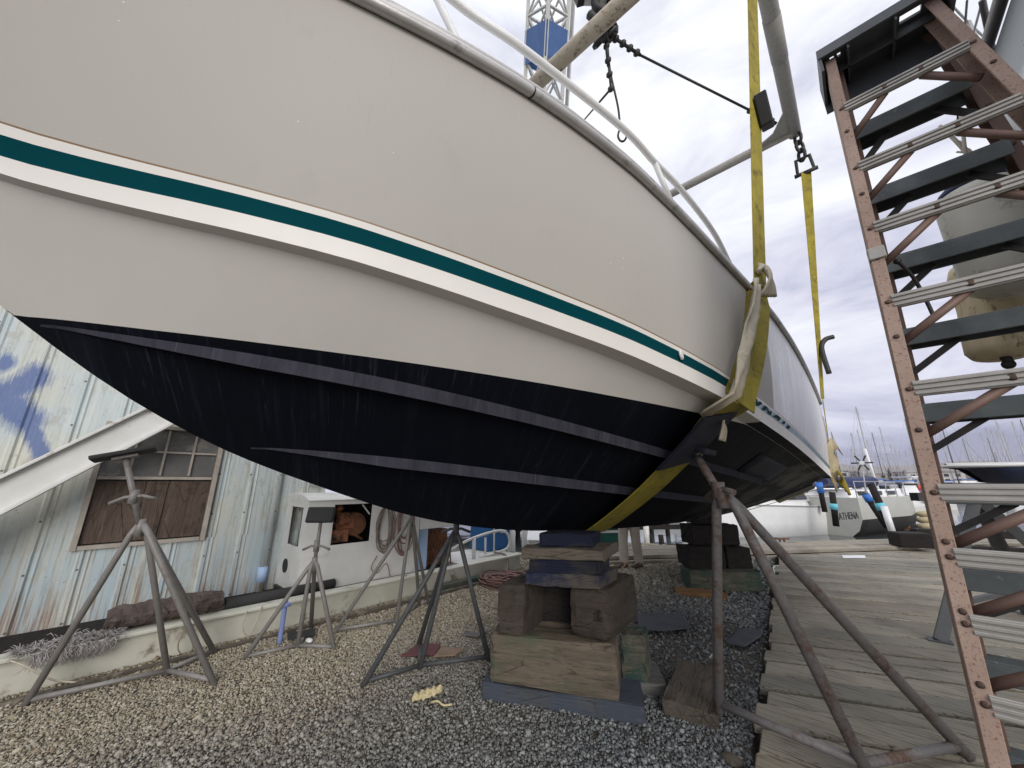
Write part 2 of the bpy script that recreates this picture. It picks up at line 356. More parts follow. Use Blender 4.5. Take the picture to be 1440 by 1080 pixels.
def wloc(o):
    p = Vector((0, 0, 0))
    while o is not None: p += o.location; o = o.parent
    return p
def tag(o, label, cat, group=None):
    o['label'] = label; o['category'] = cat
    if group: o['group'] = group
    return o
def thing(name, label, cat, loc=(0, 0, 0), group=None):
    o = bpy.data.objects.new(name, None); col.objects.link(o); o.location = loc; o.empty_display_size = .2
    return tag(o, label, cat, group)
def structure(o): o['kind'] = 'structure'; return o
def stuff(o, label=None, cat=None):
    o['kind'] = 'stuff'
    if label: tag(o, label, cat)
    return o
def copy_thing(o, loc, rz=0, s=1):
    c = o.copy(); col.objects.link(c); c.location = loc; c.rotation_euler = (0, 0, rz); c.scale = (s, s, s)
    for ch in list(o.children):
        d = ch.copy(); col.objects.link(d); d.parent = c
        for g in list(ch.children):
            e = g.copy(); col.objects.link(e); e.parent = d
    return c
def lerp(a, b, t): return Vector(a)*(1-t)+Vector(b)*t
def text_mesh(name, body, size, mat, parent, origin, xdir, up, extrude=.004):
    cu = bpy.data.curves.new(name, 'FONT'); cu.body = body; cu.size = size; cu.extrude = extrude; cu.align_x = 'CENTER'
    t = bpy.data.objects.new(name, cu); col.objects.link(t)
    bpy.context.view_layer.update()
    me = bpy.data.meshes.new_from_object(t.evaluated_get(bpy.context.evaluated_depsgraph_get()))
    bpy.data.objects.remove(t)
    x = Vector(xdir).normalized(); z = x.cross(Vector(up)).normalized(); y = z.cross(x)
    o0 = wloc(parent)
    for v in me.vertices: v.co = Vector(origin)-o0 + x*v.co.x + y*v.co.y + z*v.co.z
    me.materials.clear(); me.materials.append(mat)
    o = bpy.data.objects.new(name, me); col.objects.link(o); o.parent = parent; return o

# ------------------------------------------------------------------ ground, water, deck
land = [(-60, -40), (4.5, -40), (4.5, -6), (-.62, 2.0), (-.95, 4.48), (-1.5, 8.6), (-1.7, 8.9), (-3.5, 7.2), (-8, 5.2), (-60, 4.2)]
b = MB(); b.prism([(x, y, -1.6) for x, y in land], (0, 0, 1.6))
structure(b.build('ground', M['ground'], origin=(0, 0, 0)))
b = MB(); b.sheet([[(-2500, -2500, -1.0), (2500, -2500, -1.0)], [(-2500, 2500, -1.0), (2500, 2500, -1.0)]])
structure(b.build('water', M['water'], origin=(0, 0, 0)))

def stones():
    base = []
    for k in range(8):
        c = np.array([[x, y, z] for z in (-1, 1) for (x, y) in ((-1, -1), (1, -1), (1, 1), (-1, 1))], float)
        c += rng.uniform(-.42, .42, c.shape); c *= np.array([1, .78, .55]); base.append(c*.5)
    base = np.array(base)
    def edge(y): return np.interp(y, [-1, 2.0, 2.5, 4.48, 8.8], [-.3, -.62, -.70, -.93, -1.53])
    N = 800000; x = rng.uniform(-5.3, -.4, N); y = rng.uniform(-1.3, 9.2, N); d = np.hypot(x, y); az = np.degrees(np.arctan2(-x, y))
    k = np.clip((x+3.35+.35*np.sin(y*1.7)+rng.normal(0, .25, N))/.9, 0, 1)
    s = (.0085+.010*rng.random(N)**1.8)*(1-k)+(.0125+.016*rng.random(N)**1.8)*k; s *= .86*np.clip(d/3.4, 1, 2.2); s *= np.where(rng.random(N) < .03, 1.9, 1.0)
    ok = (d > 1.7) & (d < 10) & (x < edge(y)+rng.normal(0, .02, N)) & (rng.random(N) < .62e-4/s**2) & (az < 112)
    P = np.stack([x[ok], y[ok]], 1); S = s[ok]
    # worn dark patch of packed dirt between the two keel block stacks
    patch = ((P[:, 0]+1.3)/.55)**2+((P[:, 1]-3.9)/.8)**2 < 1; keep = ~(patch & (rng.random(len(S)) < .75)); P = P[keep]; S = S[keep]; n = len(S)
    q = rng.normal(size=(n, 4)); q[:, 1:3] *= .35; q /= np.linalg.norm(q, axis=1)[:, None]
    w, x, y, z = q.T
    Rm = np.stack([1-2*(y*y+z*z), 2*(x*y-z*w), 2*(x*z+y*w), 2*(x*y+z*w), 1-2*(x*x+z*z), 2*(y*z-x*w), 2*(x*z-y*w), 2*(y*z+x*w), 1-2*(x*x+y*y)], 1).reshape(n, 3, 3)
    V = np.einsum('nij,nkj->nki', Rm, base[rng.integers(0, 8, n)])*S[:, None, None]
    V[:, :, :2] += P[:, None, :]; V[:, :, 2] += (S*.18+rng.random(n)*.006)[:, None]
    faces = np.array([(3, 2, 1, 0), (4, 5, 6, 7), (0, 1, 5, 4), (1, 2, 6, 5), (2, 3, 7, 6), (3, 0, 4, 7)])
    F = (faces[None]+np.arange(n)[:, None, None]*8).reshape(-1)
    me = bpy.data.meshes.new('gravel'); me.vertices.add(n*8); me.vertices.foreach_set('co', V.reshape(-1))
    me.loops.add(len(F)); me.loops.foreach_set('vertex_index', F.astype(np.int32))
    me.polygons.add(n*6); me.polygons.foreach_set('loop_start', np.arange(0, n*24, 4, dtype=np.int32)); me.polygons.foreach_set('loop_total', np.full(n*6, 4, np.int32))
    me.update(); me.validate(); me.materials.append(M['stone'])
    o = bpy.data.objects.new('gravel', me); col.objects.link(o)
    stuff(o, 'loose crushed stone gravel, tan by the shed and blue-grey by the keel blocks', 'gravel')
stones()

def planks():
    a = R(25); e = Vector((math.cos(a), math.sin(a), 0)); n = Vector((-e.y, e.x, 0)); b = MB(); s = -3.4
    def edge_x(y): return float(np.interp(y, [-6, 2.0, 2.52, 4.48, 9.2], [1.2, -.60, -.665, -.88, -1.48]))
    def start(sc):
        t = 0
        for _ in range(40): p = e*t+n*sc; t -= (p.x-edge_x(p.y))/e.x*.7
        return max(t, (.45-(n*sc-Vector((-3.95, 7.6, 0))).dot(Vector((.788, -.616, 0))))/e.dot(Vector((.788, -.616, 0)))) if sc > 5 else t
    while s < 12.6:
        w = random.uniform(.20, .28); gap = random.choice([.012, .018, .025, .035, .05]); t0, t1 = start(s), start(s+w-gap); j = random.uniform(-.03, .03)
        z = .062+random.uniform(-.007, .007); k = 0; L = 14.0; tw = random.uniform(-.006, .006)
        while k < L:
            ln = random.uniform(3.4, 6); q0 = (t0+j+k if k == 0 else (t0+t1)/2+j+k); q1 = (t1+j+k if k == 0 else (t0+t1)/2+j+k); z_ = z+random.uniform(-.003, .003)
            A, B_ = e*q0+n*s, e*q1+n*(s+w-gap); end = (t0+t1)/2+j+min(k+ln-.006, L); Cc, D = e*end+n*(s+w-gap+tw), e*end+n*(s+tw)
            b.prism([Vector((p.x, p.y, z_-.055)) for p in (A, D, Cc, B_)], (0, 0, .055)); k += ln
        s += w
    b.bevel(.006, 1); structure(b.build('dock', M['deck'], origin=(0, 0, 0)))
    d = Vector((.616, .788, 0)).normalized(); m = Vector((d.y, -d.x, 0)); b = MB(); o = Vector((-3.95, 7.6, 0)); s = 0
    while s < .95:
        w = random.uniform(.15, .2); k = o+m*(s+w/2)-d*.9; left = 17
        while left > .3:
            ln = min(left, random.uniform(3, 5)); mid = k+d*(ln/2)
            b.box((mid.x, mid.y, .105+random.uniform(-.006, .006)), (ln-.01, w-.014, .06), rz=math.atan2(d.y, d.x)+random.uniform(-.004, .004)); k = k+d*ln; left -= ln
        s += w
    b.box(tuple(o+d*7.7-m*.06+Vector((0, 0, -.12))), (17, .1, .34), rz=math.atan2(d.y, d.x)); b.box(tuple(o+d*7.7+m*(s+.05)+Vector((0, 0, -.02))), (17, .1, .16), rz=math.atan2(d.y, d.x))
    b.bevel(.006, 1); structure(b.build('wharf', M['wharf'], origin=(0, 0, 0)))
planks()

# ------------------------------------------------------------------ the yacht
XK = -1.85
HY= [-1.6, -1.5, -1.4, -1.3, -1.2, -1.1, -1.0, -0.9, -0.8, -0.7, -0.6, -0.5, -0.4, -0.3, -0.2, -0.1, 0.0, 0.1, 0.2, 0.3, 0.4, 0.5, 0.6, 0.7, 0.8, 0.9, 1.0, 1.1, 1.2, 1.3, 1.4, 1.5, 1.6, 1.9, 2.2, 2.5, 2.8, 3.1, 3.4, 3.7, 4.0, 4.6, 5.2, 5.8, 6.4, 7.0, 7.6, 8.2, 8.8]
GX= [-1.879, -1.821, -1.764, -1.707, -1.65, -1.594, -1.539, -1.485, -1.432, -1.381, -1.331, -1.283, -1.234, -1.186, -1.138, -1.091, -1.044, -0.998, -0.953, -0.91, -0.87, -0.831, -0.795, -0.761, -0.729, -0.701, -0.675, -0.652, -0.631, -0.611, -0.593, -0.576, -0.562, -0.527, -0.497, -0.47, -0.443, -0.416, -0.39, -0.367, -0.346, -0.317, -0.301, -0.295, -0.295, -0.3, -0.309, -0.319, -0.331]
GZ= [3.003, 2.997, 2.991, 2.986, 2.98, 2.974, 2.969, 2.963, 2.957, 2.952, 2.946, 2.941, 2.935, 2.929, 2.924, 2.919, 2.914, 2.909, 2.906, 2.903, 2.902, 2.901, 2.9, 2.9, 2.9, 2.9, 2.9, 2.9, 2.9, 2.9, 2.9, 2.9, 2.9, 2.9, 2.9, 2.9, 2.9, 2.9, 2.899, 2.895, 2.888, 2.864, 2.835, 2.808, 2.786, 2.768, 2.754, 2.743, 2.733]
CX= [-2.287, -2.225, -2.162, -2.1, -2.037, -1.975, -1.912, -1.85, -1.788, -1.725, -1.662, -1.598, -1.532, -1.464, -1.395, -1.327, -1.263, -1.202, -1.146, -1.094, -1.048, -1.008, -0.971, -0.936, -0.903, -0.869, -0.835, -0.801, -0.766, -0.731, -0.698, -0.67, -0.644, -0.576, -0.521, -0.487, -0.468, -0.457, -0.448, -0.441, -0.435, -0.424, -0.416, -0.409, -0.403, -0.398, -0.392, -0.386, -0.381]
CZ= [2.67, 2.629, 2.587, 2.546, 2.504, 2.463, 2.421, 2.38, 2.339, 2.298, 2.257, 2.219, 2.186, 2.158, 2.137, 2.121, 2.109, 2.099, 2.089, 2.08, 2.071, 2.061, 2.052, 2.043, 2.033, 2.023, 2.013, 2.002, 1.99, 1.978, 1.965, 1.954, 1.942, 1.909, 1.877, 1.85, 1.831, 1.815, 1.8, 1.786, 1.771, 1.739, 1.702, 1.661, 1.618, 1.576, 1.533, 1.49, 1.447]
KZ= [3.042, 2.958, 2.873, 2.789, 2.703, 2.616, 2.526, 2.435, 2.343, 2.252, 2.163, 2.075, 1.988, 1.905, 1.827, 1.754, 1.688, 1.629, 1.576, 1.528, 1.486, 1.448, 1.413, 1.378, 1.344, 1.311, 1.279, 1.249, 1.224, 1.2, 1.178, 1.161, 1.142, 1.097, 1.065, 1.04, 1.018, 0.998, 0.981, 0.965, 0.951, 0.927, 0.91, 0.898, 0.892, 0.89, 0.892, 0.896, 0.901]
TY = 8.3
def tab(T): return lambda y: float(np.interp(y, HY, T))
gX, gZ, cX, cZ, kZ = tab(GX), tab(GZ), tab(CX), tab(CZ), tab(KZ)
def sect(Y):
    k = (XK, kZ(Y)); g = (max(gX(Y), XK), max(gZ(Y), k[1])); c = (cX(Y), cZ(Y))
    if c[0] < XK or c[1] < k[1]: c = k
    return g, c, k
def topP(Y, f):
    g, c, k = sect(Y); bu = .03*math.sin(math.pi*min(max(f, 0), 1))*min(max((Y+1)/2, 0), 1)
    return Vector((c[0]+(g[0]-c[0])*f+bu, Y, c[1]+(g[1]-c[1])*f))
def cin(Y):
    g, c, k = sect(Y); w = min(float(np.interp(Y, [-.9, 0, 2, 8], [.01, .035, .085, .11])), max(0, c[0]-XK)*.3); return (c[0]-w, c[1])
def botP(Y, f):
    g, c, k = sect(Y); ci = cin(Y); bu = .05*math.sin(math.pi*min(max(f, 0), 1))*min(max((Y+.5)/2, 0), 1)
    return Vector((ci[0]+(k[0]-ci[0])*f+bu*.3, Y, ci[1]+(k[1]-ci[1])*f-bu*.6))
def botN(Y, f):
    u = botP(Y, f+.02)-botP(Y, f-.02); v = botP(Y+.02, f)-botP(Y-.02, f); n = u.cross(v).normalized()
    return n if n.z < 0 else -n
def mir(p): return Vector((2*XK-p.x, p.y, p.z))
def herm(x, X, Yv):
    X = np.asarray(X, float); Yv = np.asarray(Yv, float); x = min(max(x, X[0]), X[-1]); m = np.gradient(Yv, X); i = int(min(max(np.searchsorted(X, x)-1, 0), len(X)-2)); h = X[i+1]-X[i]; t = (x-X[i])/h
    return float((2*t**3-3*t*t+1)*Yv[i]+(t**3-2*t*t+t)*h*m[i]+(3*t*t-2*t**3)*Yv[i+1]+(t**3-t*t)*h*m[i+1])
WLT = ([-0.315, -0.22, -0.126, -0.029, 0.07, 0.174, 0.285, 0.403, 0.532, 0.674, 0.83, 1.004, 1.196, 1.413, 1.677, 2.001, 2.421, 3.087], [1.0256, 0.8058, 0.6594, 0.5583, 0.485, 0.4279, 0.3814, 0.3418, 0.3051, 0.2714, 0.2384, 0.208, 0.1793, 0.1516, 0.1219, 0.0888, 0.0501, 0.001])
def wl(Y): return min(1.02, herm(Y, *WLT)) if Y > -.315 else 1.02
def tealT(Y): return float(np.interp(Y, [-.4, 0, 2.5, 6], [.122, .131, .138, .15]))
def tealB(Y): return float(np.interp(Y, [-.4, 0, 2.5, 6], [.058, .07, .086, .10]))
ST = list(np.arange(-1.5, -.36, .06))+list(np.arange(-.36, .6, .03))+list(np.arange(.6, 1.6, .06))+list(np.arange(1.6, 4, .12))+list(np.arange(4, TY, .25))+[TY]
ST += [2.62, 3.55]; ST = sorted(set(round(float(y), 3) for y in ST))
yacht = thing('motor_yacht', 'big beige motor yacht with teal stripe and dark navy bottom, slung over keel blocks', 'yacht', (XK, 3.5, 0))
def hull():
    bm = bmesh.new(); grid = {}
    def rowpts(Y):
        r = []
        for f in (1, .85, .7, .55, .4, .28): r.append(topP(Y, f))
        r += [topP(Y, .163), topP(Y, .157), topP(Y, tealT(Y)), topP(Y, tealB(Y)), topP(Y, .0)+Vector((.012 if Y > -.7 else 0, 0, 0))]
        w = min(wl(Y), 1.0); r += [Vector((cin(Y)[0], Y, cin(Y)[1]))]
        r += [botP(Y, w)]
        for k in range(1, 9): r.append(botP(Y, w+(1-w)*k/8))
        return r
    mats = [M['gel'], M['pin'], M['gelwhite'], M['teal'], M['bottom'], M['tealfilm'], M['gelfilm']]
    rows = [rowpts(Y) for Y in ST]; nr = len(rows[0])
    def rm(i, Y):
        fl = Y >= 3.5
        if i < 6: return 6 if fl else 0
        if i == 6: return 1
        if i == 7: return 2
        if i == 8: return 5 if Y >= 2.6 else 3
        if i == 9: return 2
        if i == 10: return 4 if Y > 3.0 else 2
        if i == 11: return 2  # panel below the chine, whiter than the topsides
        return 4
    for side in (0, 1):
        V = [[bm.verts.new(mir(p) if side else p) for p in r] for r in rows]
        for a in range(len(ST)-1):
            for i in range(nr-1):
                q = [V[a][i], V[a+1][i], V[a+1][i+1], V[a][i+1]]
                try:
                    f = bm.faces.new(q); f.smooth = True; f.material_index = rm(i, ST[a])
                except ValueError: pass
        for i in (10, 11):
            for a in range(len(ST)-1):
                e = bm.edges.get((V[a][i], V[a+1][i]))
                if e: e.smooth = False
        grid[side] = V
    # transom and deck lid
    a, c = grid[0], grid[1]
    for i in range(nr-1):
        f = bm.faces.new([a[-1][i], c[-1][i], c[-1][i+1], a[-1][i+1]]); f.material_index = 0 if i < 12 else 4
    for k in range(len(ST)-1):
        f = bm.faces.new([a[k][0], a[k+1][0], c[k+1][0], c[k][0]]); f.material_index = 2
    bmesh.ops.remove_doubles(bm, verts=bm.verts[:], dist=.0005)
    bmesh.ops.recalc_face_normals(bm, faces=bm.faces[:])
    for e in bm.edges:
        if all(abs(v.co.x-XK) < .004 for v in e.verts): e.smooth = False
    o0 = wloc(yacht)
    for v in bm.verts: v.co -= o0
    me = bpy.data.meshes.new('hull'); bm.to_mesh(me); bm.free()
    for m in mats: me.materials.append(m)
    o = bpy.data.objects.new('hull', me); col.objects.link(o); o.parent = yacht; return o
hull_o = hull()
S1U = ([-0.294, -0.199, -0.103, -0.004, 0.098, 0.205, 0.321, 0.446, 0.586, 0.741, 0.915, 1.112, 1.338, 1.615, 1.974, 2.466, 3.306, 4.838], [1.0153, 0.8145, 0.6792, 0.5859, 0.5189, 0.4675, 0.4277, 0.3951, 0.3675, 0.3432, 0.3218, 0.3041, 0.2908, 0.2801, 0.2723, 0.2674, 0.2683, 0.2747])
S1L = ([-0.294, -0.197, -0.099, 0.002, 0.107, 0.218, 0.338, 0.469, 0.613, 0.774, 0.954, 1.158, 1.391, 1.685, 2.062, 2.599, 3.526, 5.248], [1.0253, 0.8454, 0.7226, 0.6377, 0.5764, 0.5286, 0.4908, 0.4589, 0.4313, 0.4052, 0.3815, 0.361, 0.3441, 0.3315, 0.3222, 0.3178, 0.3241, 0.3432])
S2U = ([0.366, 0.45, 0.54, 0.636, 0.737, 0.845, 0.961, 1.086, 1.223, 1.373, 1.544, 1.743, 1.973, 2.249, 2.602, 3.072, 3.713, 4.618], [0.9175, 0.8646, 0.8187, 0.7777, 0.7394, 0.7041, 0.6717, 0.6421, 0.6175, 0.595, 0.5773, 0.5628, 0.5506, 0.5423, 0.5385, 0.5404, 0.5497, 0.5669])
S2L = ([0.367, 0.455, 0.549, 0.649, 0.755, 0.868, 0.989, 1.119, 1.262, 1.419, 1.599, 1.809, 2.054, 2.349, 2.727, 3.23, 3.913, 4.885], [0.9218, 0.8801, 0.8433, 0.8091, 0.776, 0.7445, 0.7146, 0.6872, 0.6641, 0.6426, 0.6254, 0.6118, 0.6006, 0.5932, 0.5906, 0.5943, 0.6053, 0.6267])
s1u = lambda Y: herm(Y, *S1U)
s2u = lambda Y: herm(Y, *S2U)
s1w = lambda Y: max(.006, .62*(herm(Y, *S1L)-herm(Y, *S1U)))
s2w = lambda Y: max(.006, .62*(herm(Y, *S2L)-herm(Y, *S2U)))
for fu, fw, y0, y1 in ((s1u, s1w, -.24, 5.3), (s2u, s2w, .37, 4.9)):
    for side in (0, 1):
        b = MB(); rr = [[], [], []]
        for Y in y0+(y1-y0)*np.linspace(0, 1, 90)**1.7:
            f = fu(Y); w = fw(Y); k = min(1, (Y-y0)/.5); A = botP(Y, f)+botN(Y, f)*.002; n = botN(Y, f+w)
            B = botP(Y, f+w)+n*.036*k+Vector((.010*k, 0, 0)); C = botP(Y, f+w+.006)+n*.002
            for q, p in zip(rr, (A, B, C)): q.append(mir(p) if side else p)
        g = b.sheet(rr, True)
        for v1, v2 in zip(g[1], g[1][1:]):
            e = b.bm.edges.get((v1, v2)); e.smooth = False
        b.face([g[0][-1], g[1][-1], g[2][-1]])
        b.build('strake', M['strake'], yacht)
# rub rail and toe rail
for side in (0, 1):
    b = MB()
    for (dx, dz, r) in ((.018, .016, .022), (.004, .062, .02)):
        pts = [topP(Y, 1)+Vector((dx, 0, dz)) for Y in ST]; b.tube([mir(p) if side else p for p in pts], r, 10)
    pts = [[topP(Y, 1)+Vector((-.012, 0, 0)) for Y in ST], [topP(Y, 1)+Vector((-.012, 0, .075)) for Y in ST], [topP(Y, 1)+Vector((-.09, 0, .08)) for Y in ST]]
    b.sheet([[mir(p) if side else p for p in r] for r in pts])
    b.build('rub_rail', M['railm'] if 'railm' in M else M['alu'], yacht)
    b = MB()
    p = topP(.86, 1)+Vector((.018, 0, .016)); b.tube([p+Vector((0, -.004, 0)), p+Vector((0, .004, 0))], .0232, 12)
    if side == 0: b.build('rail_joint', M['blackmetal'], yacht)
RP = [(-1.02, -.4, 3.36), (-.965, .15, 3.37), (-.87, .58, 3.30), (-.74, .87, 3.215), (-.585, 1.45, 3.175), (-.546, 1.78, 3.175), (-.50, 2.1, 3.16), (-.455, 2.55, 3.10), (-.44, 2.85, 2.99)]
def smooth_path(P, n=6):
    P = [Vector(p) for p in P]; out = []
    for i in range(len(P)-1):
        p0, p1, p2, p3 = P[max(i-1, 0)], P[i], P[i+1], P[min(i+2, len(P)-1)]
        for k in range(n):
            t = k/n; out.append(.5*((2*p1)+(p2-p0)*t+(2*p0-5*p1+4*p2-p3)*t*t+(3*p1-p0-3*p2+p3)*t**3))
    return out+[P[-1]]
for side in (0, 1):
    b = MB(); P = smooth_path(RP); b.tube([mir(p) if side else p for p in P], .0175, 12)
    rl = b.build('bow_rail', M['white'], yacht)
    for a, c in (((-.905, .48, 3.325), (-.845, .68, 2.97)), ((-.546, 1.78, 3.175), (-.525, 1.97, 2.95))):
        b = MB(); q = [Vector(a), Vector(c)]; b.tube([mir(p) if side else p for p in q], .0155, 10)
        b.sphere(mir(q[1]) if side else q[1], .03, (1, 1, .5)); b.build('stanchion', M['white'], rl)
# through-hull fitting
p = topP(1.86, .118); b = MB(); b.lathe(p+Vector((.0, 0, 0)), [(.02, .0), (.026, .004), (.026, .012), (.018, .014), (.012, .014), (.011, .004)], 16, (1, .1, .05)); b.build('drain_fitting', M['white'], yacht)
# dark patches of the stripe showing where the film has torn
def stroke(b, y0, f0, y1, f1, w):
    n = Vector((1, 0, .1)).normalized()*.006
    a, c = topP(y0, f0)+n, topP(y1, f1)+n; a2, c2 = topP(y0+w, f0)+n, topP(y1+w, f1)+n
    b.face([b.bm.verts.new(x) for x in (a, a2, c2, c)])
b = MB(); g = lambda y, t: tealB(y)+.004+(tealT(y)-tealB(y)-.008)*t
for (u0, t0, u1, t1, w) in ((2.93, 0, 2.93, 1, .05), (2.97, .1, 3.03, .9, .05), (3.04, .5, 3.06, 1, .05), (3.12, 0, 3.2, .95, .06), (3.2, .95, 3.3, .1, .07), (3.34, 0, 3.36, .75, .05), (3.46, .25, 3.62, .95, .12), (3.62, .1, 3.7, .9, .06), (3.84, .2, 3.9, .9, .06), (4.02, 0, 4.1, .8, .09)):
    stroke(b, u0, g(u0, t0), u1, g(u1, t1), w)
b.build('stripe_patch', M['teal'], yacht)
# trim tab, lower transom edge, swim platform, after grab rail
b = MB(); rowsp = [[botP(Y, f)+botN(Y, f)*.006 for f in np.linspace(.10, .27, 5)] for Y in np.linspace(4.1, 5.6, 6)]; b.sheet(rowsp); b.build('hull_plate', M['navypad'], yacht, solid=.008)
for side in (0, 1):
    b = MB(); q = [botP(TY-.02, f)+botN(TY-.02, f)*.0 for f in (.12, .55)]; q = [mir(p) for p in q] if side else q; b.prism([q[0], q[1], q[1]+Vector((0, 0, -.025)), q[0]+Vector((0, 0, -.025))], (0, .38, -.06)); b.build('trim_tab', M['blackmetal'], yacht)
b = MB(); b.box((XK, TY+.45, 1.72), (2.7, .85, .06)); b.bevel(.02, 2); b.build('swim_platform', M['offwhite'], yacht)
b = MB()
for pts in ([(-.33, 7.5, 2.75), (-.33, 7.55, 3.05), (-.33, 8.2, 3.02), (-.34, 8.35, 2.72)], [(-.34, 8.36, 2.72), (-.36, 8.5, 2.4), (-.37, 8.52, 1.8)], [(-.40, 8.4, 2.6), (-.42, 8.45, 1.75)]): b.tube(smooth_path(pts, 5), .017, 8)
b.build('stern_rail', M['mast'], yacht)
# cabin and flybridge (standing on the deck)
b = MB(); b.box((XK, 4.6, 3.35), (1.9, 4.6, .9), taper=.86); b.bevel(.08, 3); cab = b.build('cabin', M['white'], yacht)
b = MB(); b.box((XK, 4.6, 3.42), (1.86, 4.42, .3), taper=.95); b.build('cabin_window', M['glassdark'], cab)

# ------------------------------------------------------------------ lifting slings, spreader frame, crane
def strap_sheet(b, path, half, wdir, t=.008):
    """flat band with thickness t following path; wdir(i) gives the width direction"""
    n = len(path); A = []
    for i, p in enumerate(path):
        p = Vector(p); tg = (Vector(path[min(i+1, n-1)])-Vector(path[max(i-1, 0)])).normalized(); w = Vector(wdir(i)); w = (w-tg*w.dot(tg)).normalized(); h = half[i] if isinstance(half, (list, tuple)) else half
        nn = tg.cross(w); A.append((p-w*h-nn*t/2, p+w*h-nn*t/2, p+w*h+nn*t/2, p-w*h+nn*t/2))
    V = [[b.bm.verts.new(q) for q in r] for r in A]
    for r, s_ in zip(V, V[1:]):
        for k in range(4): b.face([r[k], r[(k+1) % 4], s_[(k+1) % 4], s_[k]])
    b.face(V[0][::-1]); b.face(V[-1])
sl = thing('lifting_sling', 'wide yellow webbing sling with cream sleeve wrapped under the hull amidships', 'sling', (-.4, 3.2, 2.9), 'yellow lifting slings')
SY = lambda t: 3.22+(2.32-3.22)*t
def hullpath(off, sh=0.0):
    P = []
    for t in np.linspace(0, 1, 12):
        Y = SY(t)+sh; P.append(topP(Y, 1-t)+Vector((off+.01*(1-t), 0, 0)))
    P[-1] += Vector((.012, 0, -.004))
    for t in np.linspace(.04, 1, 18):
        Y = 2.32+.5*t+sh; P.append(botP(Y, t)+botN(Y, min(t, .97))*(off+.02*(1-abs(t-.5))))
    return P
HP = hullpath(.040, .09); topA = Vector((.23, 3.76, 7.75))
up = [topA.lerp(HP[0]+Vector((.02, 0, .06)), t) for t in np.linspace(0, 1, 10)]
b = MB(); full = up+HP[:12]
strap_sheet(b, full, [.10]*10+[.105]*12, lambda i: (0.25, 1, 0) if i < 10 else (.42, 1, .2)); b.build('strap', M['strap'], sl)
b = MB(); strap_sheet(b, [p+Vector((0, .06, 0)) for p in HP[11:]], .20, lambda i: (0, 1, .0)); b.build('strap', M['strap'], sl)
b = MB(); strap_sheet(b, [mir(p) for p in HP[::-1]]+[mir(p) for p in up[::-1]], .12, lambda i: (0, 1, 0)); b.build('strap', M['strap'], sl)
for side in (0,):
    b = MB(); Q = [p+Vector((.006, -.15+.010*math.sin(i*2.1), .0)) for i, p in enumerate(hullpath(.05, .05)[:13])]
    rows = []
    for k in range(9):
        a = k/8; rows.append([p+Vector((.022*math.sin(a*math.pi*2.5+i*.7)+.012*math.sin(a*math.pi), (a-.5)*.16, .006*math.sin(i*1.7+k))) for i, p in enumerate(Q)])
    b.sheet(rows); b.build('chafe_sleeve', M['sleeve'], sl, solid=.012)
b = MB(); c0 = HP[0]+Vector((.05, -.04, .04))
for k in range(5): b.tube(smooth_path([c0+Vector((.02*k-.03, -.05+.02*k, -.12)), c0+Vector((.05, -.02+.012*k, .02)), c0+Vector((.03-.01*k, .03, .16+.01*k)), c0+Vector((-.02, -.05+.02*k, .10))], 4), .016, 6)
b.build('knotted_cover', M['sleeve'], sl)
b = MB(); cc = HP[12]+Vector((.02, .05, -.03))
for k in range(3): b.tube(smooth_path([cc+Vector((.01*k, .02*k, .05)), cc+Vector((.02, .05-.03*k, -.02)), cc+Vector((.0, .06-.05*k, -.10))], 4), .009, 6)
b.build('tie_cord', M['sleeve'], sl)
b = MB(); BP = []
for t in np.linspace(0.0, .30, 9): Y = 2.32+.5*t; BP.append(botP(Y+.09, t)+botN(Y, t)*.075)
strap_sheet(b, BP, .20, lambda i: (0, 1, 0), .02); b.bevel(.006, 2); b.build('chafe_pad', M['navypad'], sl)
b = MB(); kp = up[6]; b.box(up[5].lerp(up[6], .6)+Vector((.06, .05, 0)), (.10, .16, .30), rot=Matrix.Rotation(.35, 3, 'X')); b.bevel(.01, 1); b.build('corner_protector', M['blackpad'], sl)

FZ = 7.8; FXp, FXs, FYa, FYf = .23, -3.93, 7.5, 3.56
fr = thing('spreader_frame', 'rectangular spreader frame of welded pipes hanging above the yacht', 'spreader frame', (XK, 5.5, FZ))
b = MB(); b.tube([(FXp, 1.6, FZ), (FXp, FYa+.12, FZ)], .105, 16); b.tube([(FXp, 5.15, FZ), (FXp, 5.9, FZ)], .111, 16); b.build('side_pipe', M['grey_pipe'], fr)
b = MB(); b.tube([(FXs, 1.6, FZ), (FXs, FYa+.12, FZ)], .105, 16); b.build('side_pipe', M['grey_pipe'], fr)
b = MB(); b.tube([(FXp, FYa, FZ-.02), (FXs, FYa, FZ-.02)], .085, 14); b.build('cross_pipe', M['grey_pipe'], fr)
b = MB(); b.tube([(FXp, FYf, FZ-.02), (FXs, FYf, FZ-.02)], .12, 16); b.build('cross_pipe', M['tan_pipe'], fr)
for sx, x0 in ((-1, FXp), (1, FXs)):
    b = MB(); b.prism([(x0, FYa, FZ-.06), (x0+sx*.75, FYa, FZ-.06), (x0+sx*.3, FYa-.22, FZ-.06), (x0, FYa-.75, FZ-.06)], (0, 0, .03)); b.build('gusset', M['grey_pipe'], fr)
def chain(b, a, c, n=5, r=.02, L=.14):
    a, c = Vector(a), Vector(c); d = (c-a).normalized(); u = d.orthogonal().normalized(); w = d.cross(u)
    for k in range(n):
        o = a.lerp(c, (k+.5)/n); s_ = u if k % 2 else w; h = (c-a).length/n*.68
        b.tube([o+d*h*math.cos(t)+s_*h*.55*math.sin(t) for t in np.linspace(0, 2*math.pi, 13)[:-1]], r, 6, closed=True)
s2 = thing('lifting_sling', 'narrow yellow webbing sling hanging on a short chain at the stern corner', 'sling', (-.3, 8.1, 2.8), 'yellow lifting slings')
